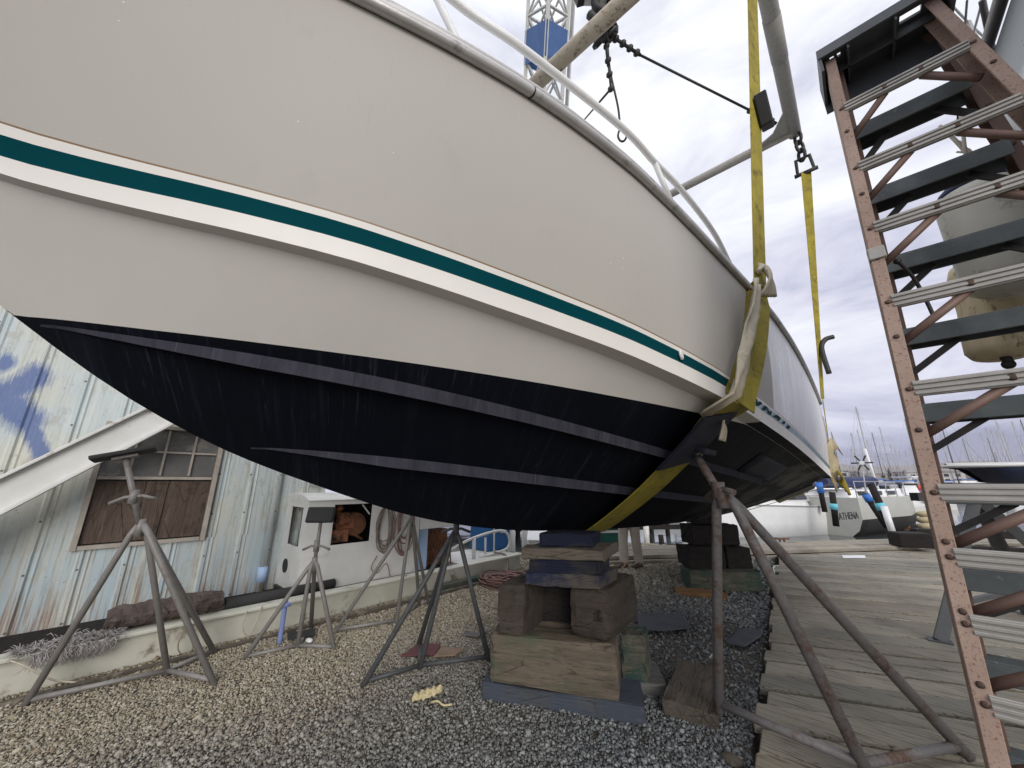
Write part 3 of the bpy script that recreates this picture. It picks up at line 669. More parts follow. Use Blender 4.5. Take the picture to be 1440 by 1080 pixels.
b = MB(); cA = Vector((FXp+.03, FYa+.06, FZ-.08)); cB = Vector((FXp+.02, FYa+.1, FZ-.62)); chain(b, cA, cB, 3, .028); b.build('chain', M['blackmetal'], s2)
b = MB(); sh = cB; b.tube([sh+Vector((-.1, 0, .02)), sh+Vector((-.12, 0, -.3)), sh+Vector((.12, 0, -.3)), sh+Vector((.1, 0, .02))], .03, 8, closed=True); b.tube([sh+Vector((-.17, 0, -.3)), sh+Vector((.17, 0, -.3))], .035, 8); b.build('shackle', M['blackmetal'], s2)
S0 = cB+Vector((0, 0, -.3)); S1 = Vector((-.26, 8.18, 2.82)); S2 = Vector((-.345, 8.24, 1.62))
b = MB(); pp = [S0.lerp(S1, t) for t in np.linspace(0, 1, 12)]; strap_sheet(b, pp, [.085-.03*t for t in np.linspace(0, 1, 12)], lambda i: (.8-.045*i, .6+.03*i, 0)); b.build('strap', M['strap'], s2)
b = MB(); strap_sheet(b, [S1, S1.lerp(S2, .5), S2, S2+Vector((-.1, 0, -.25)), Vector((-1.0, 8.2, 1.15)), Vector((XK, 8.1, .86))], .07, lambda i: (0, 1, 0)); b.build('strap', M['strap'], s2)
b = MB(); hk = S0.lerp(S1, .78); b.tube(smooth_path([hk+Vector((.22, .1, .16)), hk+Vector((.1, .05, .12)), hk+Vector((.03, 0, -.05)), hk+Vector((.05, 0, -.5))], 5), .04, 8); b.build('boat_hook', M['blackmetal'], s2)
b = MB(); rr = []
for k in range(7):
    a = k/6; rr.append([S2+Vector((.02+.26*(a-.45)*(1-j*.16)+.05*math.sin(3*a+j), -.5+.7*a*(1-.1*j)+.08*j, .52-.14*abs(a-.5)*4*(1 if j == 0 else .1)-j*.17*(1.3-abs(a-.5)*1.6))) for j in range(5)])
b.sheet(rr); b.build('chafe_cloth', M['cloth_tan'], s2, solid=.01)
b = MB()
for k in range(5): b.tube(smooth_path([S2+Vector((.06, -.1+.08*k, -.02)), S2+Vector((.10, .0+.06*k, -.14)), S2+Vector((.02+.03*k, .14, -.2-.05*k))], 4), .022, 6)
b.build('tail_end', M['strap'], s2)

HK = Vector((XK, 4.32, 8.86))
cl = thing('chain_cluster', 'black shackles and chain ends gathered under the crane hook', 'shackles', HK)
b = MB(); 
for k in range(7):
    o = HK+Vector((random.uniform(-.1, .1), random.uniform(-.1, .1), random.uniform(-.15, .18))); u = Vector((random.gauss(0, 1), random.gauss(0, 1), random.gauss(0, 1))).normalized(); w = u.orthogonal().normalized()
    b.tube([o+u*.13*math.cos(t)+w*.09*math.sin(t) for t in np.linspace(0, 2*math.pi, 11)[:-1]], .035, 6, closed=True)
b.build('shackle', M['blackmetal'], cl)
b = MB(); lk1 = HK+(Vector((FXp-.55, FYa-.5, FZ))-HK)*.22
b.tube([HK, lk1], .03, 6); [b.sphere(HK.lerp(lk1, .3+.2*k), .065, (1, .8, 1), 8, 6) for k in range(4)]; b.build('chain_end', M['blackmetal'], cl)
b = MB(); hk2 = HK+Vector((-.1, .25, -.95)); b.tube([HK, HK.lerp(hk2, .6)], .03, 6); b.tube([HK.lerp(hk2, .6), hk2], .018, 6); [b.sphere(HK.lerp(hk2, .25+.25*k), .06, (1, .8, 1), 8, 6) for k in range(4)]; b.build('chain_end', M['blackmetal'], cl)
def wire(name, label, pts, r=.016, mat='wire', cat='cable', group=None):
    b = MB(); b.tube(pts, r, 6); return tag(b.build(name, M[mat], origin=pts[0]), label, cat, group)
pC = Vector((FXp-.22, FYa-.35, FZ+.02))
b = MB(); w0 = lk1; b.tube([w0, w0.lerp(pC, .82)], .022, 6); w_ = b.build('wire_rope', M['wire'], origin=w0); tag(w_, 'taut wire rope from the crane hook to the welded frame corner', 'cable')
b = MB()
for k in range(5):
    o = w0.lerp(pC, .80+.04*k); b.sphere(o, .06, (1, .7, 1), 8, 6)
b.tube([w0.lerp(pC, .79), pC], .03, 6); b.build('cable_clamp', M['blackmetal'], w_)
wire('wire_rope', 'thin wire rope dropping steeply from the hook behind the gunwale', [HK+Vector((-.1, .25, -.95)), gy(822, 168, 6.5)], .02)
wire('tag_line', 'slack tag line hanging below the hook with a small loop end', smooth_path([HK+Vector((0, .05, -.2)), gy(858, 100, 4.6), gy(869, 150, 4.8), gy(872, 178, 4.9)]+[gy(875+6*math.sin(t), 190-9*math.cos(t), 4.9) for t in np.linspace(0, 5.5, 7)], 4), .018)
hb = thing('hook_block', 'white crane hook block with blue cheek plate above the yacht', 'hook block', (XK, 4.05, 9.2))
o = Vector((XK, 4.05, 9.55)); ang = Matrix.Rotation(R(43), 3, 'Z')
b = MB(); b.prism([o+ang @ Vector(p) for p in ((-.28, -.1, .8), (.28, -.1, .8), (.36, -.1, .2), (.22, -.1, -.25), (-.22, -.1, -.25), (-.36, -.1, .2))], ang @ Vector((0, .2, 0))); b.bevel(.03, 2); b.build('block', M['white'], hb)
b = MB(); b.box(o+ang @ Vector((-.02, -.12, .25)), (.24, .05, .85), rot=ang); b.bevel(.02, 2); b.build('cheek_plate', M['lavender'], hb)
b = MB(); b.lathe(o+ang @ Vector((-.02, -.15, .12)), [(.045, 0), (.045, .03)], 10, ang @ Vector((0, -1, 0))); b.lathe(o+ang @ Vector((-.0, -.15, -.08)), [(.045, 0), (.045, .03)], 10, ang @ Vector((0, -1, 0))); b.build('bolt', M['blackmetal'], hb)
b = MB(); b.tube(smooth_path([o+Vector((0, 0, -.25)), o+Vector((.0, 0, -.45)), o+ang @ Vector((.16, 0, -.6)), o+ang @ Vector((.02, 0, -.78)), o+ang @ Vector((-.12, 0, -.62))], 5), .07, 8); b.build('hook', M['blackmetal'], hb)
b = MB()
for s_ in (-.34, .34): b.prism([o+ang @ Vector(p) for p in ((s_, -.06, .5), (s_*1.25, -.06, .2), (s_*.9, -.06, -.35), (s_*.55, -.06, -.3))], ang @ Vector((0, .12, 0)))
b.build('side_guard', M['blackmetal'], hb)
b = MB()
for s_ in (-.16, .16): b.tube([o+ang @ Vector((s_, 0, .8)), Vector((XK+s_, 4.1, 21))], .022, 6)
b.build('hoist_rope', M['wire'], hb)

T = Vector((-1.85, 4.1, 22.0)); P0 = CAM+ray(768, 65)*(9/math.hypot(ray(768, 65).x, ray(768, 65).y)); BD = (T-P0); BASE = P0-BD*2.3
cr = thing('lattice_crane_boom', 'white lattice crane boom with blue band rising behind the yacht', 'crane', BASE)
ax = (T-BASE).normalized(); LB = (T-BASE).length; u_ = ax.cross(Vector((0, 0, 1))).normalized(); w_b = ax.cross(u_).normalized(); q45 = Matrix.Rotation(R(38), 3, ax); u_ = q45 @ u_; w_b = q45 @ w_b; hw = .47
crn = [u_*hw+w_b*hw, -u_*hw+w_b*hw, -u_*hw-w_b*hw, u_*hw-w_b*hw]
b = MB()
for c_ in crn: b.beam(BASE+c_, T+c_, .12, .12)
b.build('chord', M['whitesteel'], cr)
b = MB(); nb = int(LB/1.15)
for k in range(nb):
    a0, a1 = BASE+ax*(LB*k/nb), BASE+ax*(LB*(k+1)/nb)
    for j in range(4):
        c1, c2 = crn[j], crn[(j+1) % 4]; b.beam(a0+c1, a1+c2, .06, .06); b.beam(a0+c2, a1+c1, .06, .06)
        if k % 2 == 0: b.beam(a0+c1, a0+c2, .07, .07)
b.build('lattice_brace', M['whitesteel'], cr)
b = MB(); s0 = 2.3/3.3*LB-.15
for j in range(4):
    c1, c2 = crn[j]*1.09, crn[(j+1) % 4]*1.09; nn = (c1+c2).normalized()*.02
    b.prism([BASE+ax*(s0-.38)+c1, BASE+ax*(s0-.38)+c2, BASE+ax*(s0+.55)+c2, BASE+ax*(s0+.55)+c1], nn)
b.build('blue_band', M['bluepaint'], cr)
b = MB()
for k in range(4): b.tube([BASE+crn[1]*(1.35+.12*k)+u_*(-.25+.1*k), T+crn[1]*(1.0+.05*k)], .028, 6)
b.build('boom_cable', M['mast'], cr)
b = MB(); b.box(BASE+Vector((0, 0, -.6)), (6, 9, 1.4)); b.bevel(.1, 1); tag(b.build('crane_barge', M['creamsteel']), 'low cream work barge carrying the crane boom', 'barge')

# ------------------------------------------------------------------ keel block stacks
BLK = 'timber blocks stacked under the keel'
def block(name, label, mat, L, ang, length, depth, h, bev=.012, group=BLK, jit=.006, shear=0, cat='block'):
    b = MB(); b.box((length/2, depth/2, h/2), (length, depth, h), jit=jit)
    for v in b.bm.verts: v.co.x += shear*v.co.y
    b.bevel(bev, 2)
    me = bpy.data.meshes.new(name); 
    # coarse wear: subdivide and nudge so the faces are not perfectly flat
    bmesh.ops.subdivide_edges(b.bm, edges=[e for e in b.bm.edges if e.calc_length() > .1], cuts=3, use_grid_fill=True)
    for v in b.bm.verts: v.co += Vector([random.gauss(0, .0042) for _ in range(3)])
    bmesh.ops.recalc_face_normals(b.bm, faces=b.bm.faces[:]); b.bm.to_mesh(me); b.bm.free(); me.materials.append(M[mat])
    for p in me.polygons: p.use_smooth = False
    o = bpy.data.objects.new(name, me); col.objects.link(o); o.location = L; o.rotation_euler = (0, 0, R(ang)); return tag(o, label, cat, group)
block('timber_plank', 'long blue-grey painted plank lying on gravel at the bottom of the near stack', 'w_blueplank', (-2.134, 1.988, -.01), 27.7, 1.04, .34, .115)
block('timber_block', 'huge brown cracked timber with green stain, second layer of the near stack', 'w_timber', (-2.085, 2.02, .105), 26.8, .84, .36, .295, .03)
block('timber_block', 'dark brown square timber standing at the left of the hollow', 'w_brown', (-2.035, 2.03, .402), 28, .19, .36, .31, .014, shear=.25)
block('timber_block', 'rounded dark brown timber at the right of the hollow', 'w_brown', (-1.64, 2.32, .402), 19, .275, .56, .318, .055, shear=.22)
block('timber_block', 'black timber at the back of the hollow, between the two dark timbers', 'darkwood', (-1.99, 2.42, .402), 25, .62, .2, .30, .012)
block('timber_plank', 'grey plank with blue paint resting on the two dark timbers', 'w_greyblue', (-1.845, 2.115, .722), 29, .51, .32, .082, .006, shear=.36)
block('timber_plank', 'navy painted plank, fourth from the top of the near stack', 'w_navy', (-1.82, 2.112, .806), 31, .47, .25, .078, .006, shear=.36)
block('timber_plank', 'wide brown plank just under the topmost navy block', 'w_old', (-1.87, 2.11, .886), 32, .56, .36, .07, .006, shear=.36)
block('keel_block', 'navy block at the top of the near stack touching the keel', 'w_navy', (-1.80, 2.22, .958), 36, .38, .30, .09, .012, shear=.3)
block('timber_block', 'green stained block standing behind the near stack at right', 'w_green', (-1.47, 2.70, .075), 33, .165, .2, .29, .02, shear=.3)
block('timber_plank', 'grey plank on the gravel under the green stained block', 'w_grey', (-1.56, 2.62, 0), 36, .42, .36, .075, .008)
tb = block('timber_block', 'old brown block carrying a foot of the nearest jack stand', 'w_old', (-.885, 2.70, -.01), 100, .66, .30, .098, .012, None)
FAR = 'timber blocks stacked under the stern keel'
block('timber_block', 'wide green and brown beam at the bottom of the far stack', 'w_green', (-1.95, 5.645, 0), 36.6, .9, .4, .26, .015, FAR)
block('timber_block', 'black tarred block above the green beam of the far stack', 'darkwood', (-1.97, 5.74, .262), 43, .5, .4, .27, .015, FAR)
block('timber_block', 'second black block on the green beam, at the right of the far stack', 'darkwood', (-1.58, 6.10, .262), 43, .34, .4, .265, .015, FAR)
block('timber_block', 'tall black block in the middle of the far stack', 'darkwood', (-1.99, 6.0, .535), 43, .70, .36, .27, .015, FAR)
block('keel_block', 'small black block wedged between keel and far stack', 'darkwood', (-1.98, 6.2, .808), 43, .40, .34, .082, .01, FAR)
block('timber_plank', 'short tan plank lying on gravel before the far stack', 'w_tan', (-2.05, 5.32, -.005), 15.6, .58, .16, .08, .006, None, cat='plank')

# ------------------------------------------------------------------ jack stands
def stand(label, apex, feet, rods, mat, r, padtop=None, padn=(0, 0, 1), pads=(.32, .24, .035), handle=None, padmat='blackpad', pang=0, hd=(1, 0, 0), postr=None, bend=0):
    apex = Vector(apex); feet = [Vector(f) for f in feet]; base = sum(feet, Vector())/len(feet)
    o = thing('jack_stand', label, 'jack stand', (base.x, base.y, min(f.z for f in feet)), 'boat jack stands')
    for i, f in enumerate(feet):
        d = (f-apex); side = Vector((d.x, d.y, 0)).normalized()*r*1.1
        b = MB(); b.tube([apex+side*.6+Vector((0, 0, .02)), apex+side*1.4+d*.05, f], r, 12); b.build('leg', mat, o)
    for a, c in rods:
        p, q = feet[a].lerp(apex, .035), feet[c].lerp(apex, .035); b = MB(); b.tube([p, q], r*.78, 10); b.build('base_rod', mat, o)
    b = MB(); b.tube([apex+Vector((0, 0, -.06)), apex+Vector((0, 0, .06))], r*1.25, 12); b.build('collar', mat, o)
    if padtop is not None:
        pt = Vector(padtop); n = Vector(padn).normalized(); b = MB(); b.tube([apex, pt-n*.03], postr or r*.9, 10); b.build('post', mat, o)
        q = n.to_track_quat('Z', 'Y').to_matrix() @ Matrix.Rotation(pang, 3, 'Z')
        b = MB(); b.box(pt, pads, rot=q); b.bevel(min(pads)*.3, 2); pd = b.build('pad', M[padmat], o)
        b = MB(); b.box(pt-n*(pads[2]/2+.012), (pads[0]*.5, pads[1]*.4, .02), rot=q); b.build('pad_plate', mat, pd)
        if handle is not None:
            hc = apex.lerp(pt, handle); h = Vector(hd).normalized(); b = MB(); b.tube([hc-h*.13+Vector((0, 0, -.035)), hc-h*.05, hc, hc+h*.05, hc+h*.13+Vector((0, 0, -.03))], r*.6, 8); b.tube([hc+Vector((0, 0, -.05)), hc+Vector((0, 0, .05))], r*1.35, 10); b.build('screw_handle', mat, o)
    return o
g = gz
stand('grey jack stand with tilted pad before the shed window, nothing resting on it', gx(197, 742, -4.02), [g(34, 994), g(236, 950), g(302, 964), g(303, 920)], [(0, 1), (1, 2), (1, 3)], M['galv'], .0205, gx(176, 638, -4.0), (-.12, -.30, 1), (.20, .34, .03), .42, pang=R(15), hd=(.4, .9, .1))
stand('grey jack stand with upright black pad before the white winch house', gx(442, 793, -3.92), [g(342, 928), g(418, 912), g(470, 914), g(437, 886)], [(0, 1), (1, 2), (1, 3)], M['galv'], .019, gx(451, 724, -3.92), (.72, -.66, .3), (.25, .145, .05), .36, pang=0, hd=(.75, .65, 0))
stand('pale grey jack stand in front of the coiled hoses on the winch house', gx(578, 733, -3.95), [g(469, 892), g(557, 878), g(590, 853), g(603, 850)], [(0, 1), (1, 2), (2, 3)], M['galv'], .019, gx(579, 700, -3.95), (.3, 0, 1))
stand('dark grey jack stand under the forward hull beside the maroon board', gx(640, 752, -2.8), [g(509, 967), g(590, 943), g(587, 912), g(688, 930)], [(0, 1), (1, 3), (1, 2)], M['galv_dark'], .020, Vector((-2.72, 2.28, 1.47)), (.5, -.2, 1), handle=.1, hd=(.7, .7, 0))
ap5 = gy(1016, 700, 2.62); pd5 = botP(2.68, .2)+botN(2.68, .2)*.03
stand('rusty grey jack stand beside the yellow sling with two feet on the deck', ap5, [g(1010, 1000, .09), g(1222, 1092, .07), g(1362, 1064, .07)], [(0, 1), (1, 2)], M['galv_rust'], .029, pd5, (.4, .0, 1), (.26, .2, .04), .14, 'navypad', hd=(.8, -.6, .15))

# ------------------------------------------------------------------ shed
WX = -5.4
def mk_shed():
    n = NT('weathered_shed_metal'); off = (-8, -3, 0); v = n.coord((1, 1, 1), loc=off); st = n.coord((1, 9, .55)); st2 = n.coord((1, 22, .8))
    f = n.noise(st, 1.6, 8, .68, .4); g = n.noise(v, 1.1, 5, .6); h = n.noise(st2, 1.5, 8, .75); s = n.noise(v, 26, 6, .7)
    sep = n.node('ShaderNodeSeparateXYZ'); n.l.new(v, sep.inputs[0]); Yc, Zc = sep.outputs[1], sep.outputs[2]
    low = n.ramp(n.math('MULTIPLY_ADD', n.math('ADD', Zc, n.math('MULTIPLY', g, .5)), -1.0, 1.55), [(0, 0), (.75, 1)])
    c = n.mix(n.ramp(f, [(.35, 0), (.7, 1)]), (.60, .645, .625), (.44, .52, .545))
    c = n.mix(n.ramp(g, [(.48, 0), (.62, .75)]), c, (.62, .60, .50))
    c = n.mix(n.math('MULTIPLY', low, .75), c, n.mix(n.ramp(f, [(.4, 0), (.6, 1)]), (.36, .47, .54), (.54, .54, .48)))
    # bare dark patch of the lower left sheets
    dk = n.math('MULTIPLY', n.ramp(n.math('MULTIPLY_ADD', Yc, -1.4, -.42), [(0, 0), (.5, 1)]), n.ramp(n.math('ADD', g, n.math('MULTIPLY', f, .4)), [(.6, 0), (.78, 1)]))
    c = n.mix(n.math('MULTIPLY', dk, n.math('MULTIPLY', low, .85)), c, (.06, .10, .135))
    # rust bleeding at the foot and scattered scabs
    ru = n.math('MULTIPLY', n.ramp(n.math('MULTIPLY_ADD', Zc, -2.2, 1.35), [(0, 0), (.8, 1)]), n.ramp(h, [(.47, 0), (.62, 1)]))
    fl = n.noise(n.coord((1, 2.2, .9), loc=off), 4.2, 8, .72); c = n.mix(n.ramp(fl, [(.55, 0), (.60, .7)]), c, n.mix(g, (.34, .40, .42), (.55, .49, .37)))
    gr = n.math('MULTIPLY', n.ramp(h, [(.5, 0), (.68, 1)]), n.ramp(n.noise(v, .7, 3), [(.38, .3), (.6, 1)])); c = n.mix(gr, c, (.27, .26, .22))
    c = n.mix(n.math('MULTIPLY', ru, .8), c, (.25, .125, .06)); c = n.mix(n.ramp(s, [(.64, 0), (.69, .75)]), c, (.20, .15, .11))
    rp = n.math('MULTIPLY', n.ramp(n.noise(v, 3.3, 6, .7), [(.62, 0), (.70, 1)]), low); c = n.mix(n.math('MULTIPLY', rp, .7), c, (.42, .31, .15))
    fy = n.math('SUBTRACT', n.math('FRACT', n.math('DIVIDE', n.math('ADD', Yc, 7.0), .30)), .21); fz = n.math('SUBTRACT', n.math('FRACT', n.math('DIVIDE', Zc, .43)), .5)
    dd_ = n.math('SQRT', n.math('ADD', n.math('POWER', n.math('MULTIPLY', fy, .30), 2.0), n.math('POWER', n.math('MULTIPLY', fz, .43), 2.0)))
    c = n.mix(n.ramp(dd_, [(.0075, .9), (.0105, 0)]), c, (.10, .075, .06))
    fine = n.noise(n.coord((1, 60, 3), loc=off), 3.0, 6, .8); c = n.mix(n.ramp(fine, [(.56, 0), (.68, .45)]), c, (.30, .33, .33))
    # blue spray paint strokes on the wall
    nz = n.noise(n.coord((1, 3, 1)), 3.2, 6, .75); streak = n.noise(n.coord((1, 34, 1.2)), 2.0, 5, .8)
    tot = None
    segs = [((-6, 555), (24, 545), .07), ((0, 558), (50, 530), .085), ((10, 568), (38, 590), .10), ((38, 590), (60, 640), .05), ((-4, 512), (6, 510), .06)]
    for (p, q, w) in segs:
        A, B = gx(*p, WX), gx(*q, WX); dy, dz = B.y-A.y, B.z-A.z; L2 = dy*dy+dz*dz
        t = n.math('DIVIDE', n.math('ADD', n.math('MULTIPLY', n.math('SUBTRACT', Yc, A.y), dy), n.math('MULTIPLY', n.math('SUBTRACT', Zc, A.z), dz)), L2, clamp=True)
        ey = n.math('SUBTRACT', n.math('SUBTRACT', Yc, A.y), n.math('MULTIPLY', t, dy)); ez = n.math('SUBTRACT', n.math('SUBTRACT', Zc, A.z), n.math('MULTIPLY', t, dz))
        d = n.math('SQRT', n.math('ADD', n.math('MULTIPLY', ey, ey), n.math('MULTIPLY', n.math('MULTIPLY', ez, ez), .7)))
        k = n.math('SUBTRACT', 1.0, n.math('DIVIDE', d, w*1.7)); tot = k if tot is None else n.math('MAXIMUM', tot, k)
    m = n.math('ADD', tot, n.math('MULTIPLY', n.math('SUBTRACT', n.math('ADD', n.math('MULTIPLY', nz, .6), n.math('MULTIPLY', streak, 1.1)), .85), 1.25))
    c = n.mix(n.ramp(m, [(.18, 0), (.27, .35), (.45, .5), (.55, .9)]), c, n.mix(streak, (.055, .085, .26), (.16, .24, .44)))
    n.bump(n.math('ADD', n.noise(v, 3, 4), n.math('MULTIPLY', s, .15)), .25, .02)
    return n.fin(c, n.ramp(f, [(.2, .45), (.8, .7)]), .1, .4)
M['shed'] = mk_shed(); M['engrime'] = simple('grimy_edge', (.12, .10, .075), (.07, .06, .05), 8, .95, 0, .5, 40, spot=(.25, .22, .17), spotth=.6)
M['plywood'] = wood('stained_plywood', (.155, .115, .09), (.085, .06, .048), (.04, .03, .026), .62, 'Z')
M['pane'] = simple('dusty_window_pane', (.17, .165, .16), (.11, .11, .11), 5, .22, 0, .05, 8, spot=(.30, .28, .25), spotth=.6, spotscale=4)
M['sash'] = simple('weathered_sash', (.42, .385, .335), (.30, .26, .22), 8, .8, 0, .3, 40)
sh = thing('metal_shed', 'pale corrugated metal shed with blue spray paint and boarded window', 'shed', (-8, -3, 0))
def ribbed(x, y0, y1, z0, z1, skip=None, pitch=.30, off=0):
    b = MB(); prof = []; y = y0
    while y < y1-.001:
        for dy, dx in ((0, 0), (.035, 0), (.05, .018), (.075, .018), (.09, 0), (.105, 0), (.115, .008), (.128, 0)):
            if y+dy < y1: prof.append((y+dy, x+dx+off))
        y += pitch
    prof.append((y1, x+off)); zs = np.linspace(z0, z1, 12)
    b.sheet([[(px+.004*math.sin(z*2.1+py*1.3)+.003*math.sin(py*4), py, z) for (py, px) in prof] for z in zs], False); return b
wy0, wy1, wz0, wz1 = -.10, .815, .83, 1.975
rb = lambda *a, **k: ribbed(*a, **k)
def wallpiece(y0, y1, z0, z1, off=0): return rb(WX, y0, y1, z0, z1, off=off)
b = wallpiece(-7.0, wy0, .79, 4.6)
for (a, c, z0, z1) in ((wy1, 2.05, .79, 4.6), (wy0, wy1, wz1, 4.6)):
    q = wallpiece(a, c, z0, z1); me = bpy.data.meshes.new('t'); q.bm.to_mesh(me); b.bm.from_mesh(me); q.bm.free(); bpy.data.meshes.remove(me)
b.build('wall', M['shed'], sh)
b = wallpiece(-7.0, 2.05, -.05, .83, .02); b.build('wall', M['shed'], sh)
b = MB(); b.box((-8.7, 2.0, 2.3), (6.5, .1, 4.6)); b.box((-8.7, -6.95, 2.3), (6.5, .1, 4.6)); b.box((-11.9, -2.5, 2.3), (.1, 9, 4.6)); b.build('wall', M['shed'], sh)
b = MB(); b.prism([(-5.2, -7.2, 4.55), (-5.2, 2.2, 4.55), (-12.1, 2.2, 5.6), (-12.1, -7.2, 5.6)], (0, 0, .08)); b.build('roof', M['shed'], sh)
b = MB(); b.tube([(WX+.06, 1.44, 0), (WX+.06, 1.44, 4.5)], .045, 10); b.build('downpipe', M['shed'], sh)
b = MB(); b.tube([(WX+.06, 1.44, .3), (WX+.06, 1.44, .46)], .05, 10); b.build('pipe_joint', M['lightblue'], sh)
win = thing_w = None
b = MB(); fx = WX+.03
for (y0, y1, z0, z1) in ((wy0-.02, wy0+.02, wz0-.02, wz1+.02), (wy1-.02, wy1+.02, wz0-.02, wz1+.02)): b.box((fx, (y0+y1)/2, (z0+z1)/2), (.07, y1-y0, z1-z0))
for z in (wz0, wz1): b.box((fx, (wy0+wy1)/2, z), (.066, wy1-wy0-.05, .035))
win = b.build('window', M['sash'], sh)
zm = 1.455; b = MB(); b.box((fx, (wy0+wy1)/2, zm), (.05, wy1-wy0-.05, .03)); b.box((fx, (wy0+wy1)/2, 1.72), (.03, wy1-wy0-.05, .018))
for k in range(1, 4): b.box((fx, wy0+(wy1-wy0)*k/4, (zm+wz1)/2), (.034, .018, wz1-zm-.05))
b.build('muntin', M['sash'], win)
b = MB(); b.box((WX+.012, (wy0+wy1)/2, (zm+wz1)/2), (.01, wy1-wy0-.05, wz1-zm-.04)); b.build('pane', M['pane'], win)
for k, (a, c) in enumerate(((wy0+.025, .27), (.275, .44), (.445, wy1-.025))):
    b = MB(); b.box((WX+.02+.012*(k == 1), (a+c)/2, (wz0+zm)/2), (.02, c-a, zm-wz0-.06)); b.build('plywood_board', M['plywood'], win)
# window higher on the shed end above the winch house
b = MB(); b.box((-5.37, 1.93, 1.62), (.06, .2, .5)); w2 = b.build('window', M['sash'], sh)
b = MB(); b.box((-5.345, 1.93, 1.62), (.03, .15, .44)); b.build('pane', M['glassdark'], w2)

# steel I-beam track along the shed with the clutter lying on it
def ibeam(b, a, c, h, w, t=.018):
    a, c = Vector(a), Vector(c); d = (c-a).normalized(); s_ = d.cross(Vector((0, 0, 1))).normalized(); u = s_.cross(d)
    b.beam(a+u*(h/2), c+u*(h/2), w, t*1.4, up=u); b.beam(a-u*(h/2), c-u*(h/2), w, t*1.4, up=u); b.beam(a, c, t, h-t*1.5, up=u)
b = MB(); ibeam(b, (-4.52, -4.5, .115), (-4.52, 5.05, .115), .26, .16); b.bevel(.004, 1); tag(b.build('track_beam', M['creamsteel']), 'long cream steel I-beam lying on the gravel along the shed', 'steel beam')
b = MB(); b.beam((-4.28, 1.9, .02), (-4.28, 5.0, .02), .06, .05); b.beam((-4.34, -.9, .015), (-4.34, 1.9, .015), .05, .035); tag(b.build('bottom_rail', M['engrime']), 'rusty flat strip at the foot of the cream track beam', 'rail')
b = MB(); ibeam(b, (-5.02, -1.6, .32), (-5.02, 1.55, 3.3), .24, .13); b.bevel(.004, 1); tag(b.build('diagonal_brace', M['whitesteel']), 'white steel beam slanting up across the shed window', 'steel beam')
b = MB(); b.box((-5.08, 0, -.02), (.8, 9, .06)); b.box((-5.0, 3.4, .10), (.9, 4.4, .22)); b.build('x', M['darkwood']) if 0 else b.bm.free()
b = MB(); b.box((-4.98, 2.2, .1), (.72, 5.9, .2)); tag(b.build('timber_sill', M['darkwood']), 'dark timber sill behind the cream track beam', 'timber')
def rough_log(name, label, a, c, w, h, mat, cat='timber', seg=26):
    a, c = Vector(a), Vector(c); d = (c-a); x = d.normalized(); y = Vector((0, 0, 1)).cross(x).normalized(); z = x.cross(y); b = MB(); rows = []
    for i in range(seg+1):
        t = i/seg; q = 1-.25*(abs(t-.5)*2)**8; rows.append([a+d*t+y*math.cos(p)*w/2*q*(1+random.uniform(-.18, .18))+z*math.sin(p)*h/2*q*(1+random.uniform(-.22, .18))+x*random.uniform(-.01, .01) for p in np.linspace(0, 2*math.pi, 15)[:-1]])
    rows = [r+[r[0]] for r in rows]; gq = b.sheet(rows, False); b.face(gq[0][:-1]); b.face(gq[-1][:-1])
    bmesh.ops.remove_doubles(b.bm, verts=b.bm.verts[:], dist=.0004)
    return tag(b.build(name, M[mat]), label, cat)
M['logbark'] = simple('rotten_bark', (.13, .098, .085), (.06, .046, .042), 14, .95, 0, 1.0, 45, bdist=.02)
rough_log('rotten_timber', 'rotten brown timber lying on the track beam by the shed', (-4.62, .20, .35), (-4.62, .95, .36), .20, .17, 'logbark')
rough_log('rotten_timber', 'short dark rotten timber lying under the longer one', (-4.66, .36, .26), (-4.66, 1.0, .27), .12, .10, 'logbark')
b = MB(); b.tube([(-4.63, .98, .295), (-4.66, 2.0, .295)], .05, 12); tag(b.build('drain_pipe', M['blackpad']), 'dark grey pipe lying on the track beam', 'pipe')
b = MB()
for k in range(520):
    t = random.random(); o = Vector((-4.50+random.gauss(0, .05), -.22+.52*t, .255+.05*random.random()*(1-abs(t-.5)))); d = Vector((random.gauss(0, 1), random.gauss(0, 1.2), random.gauss(0, .5))).normalized()
    P = [o, o+d*.03+Vector((0, 0, .008)), o+d*.06+Vector((.012, 0, -.02*random.random()))]; b.tube(P, [.0035, .003, .001], 4)
for k in range(160):
    o = Vector((-4.435+random.gauss(0, .008), -.12+.36*random.random(), .25)); b.tube([o, o+Vector((.02, random.gauss(0, .02), -.03)), o+Vector((.02+random.random()*.03, random.gauss(0, .03), -.07-.03*random.random()))], [.004, .003, .001], 4)
M['fray'] = simple('frayed_grey_rope', (.40, .375, .36), (.25, .23, .23), 30, .95, 0, .2)
tag(b.build('frayed_rope', M['fray']), 'frayed grey rope bundle hanging over the track beam', 'rope')
M['twine'] = simple('pale_twine', (.50, .46, .38), (.36, .32, .25), 30, .9, 0, 0)
def line(name, label, pts, r, mat, cat, sub=5): b = MB(); b.tube(smooth_path(pts, sub), r, 6); return tag(b.build(name, M[mat]), label, cat)
line('twine', 'loose pale twine trailing off the left end of the track beam', [(-4.43, -.22, .25), (-4.36, -.15, .22), (-4.33, .0, .10), (-4.28, .12, .06)], .006, 'twine', 'twine')
line('twine', 'two loops of dark twine hanging down the track beam by the rotten timber', [(-4.43, .70, .25), (-4.41, .66, .12), (-4.40, .69, .04), (-4.40, .76, .05), (-4.41, .74, .16), (-4.43, .79, .25)], .005, 'rope_tan', 'twine')
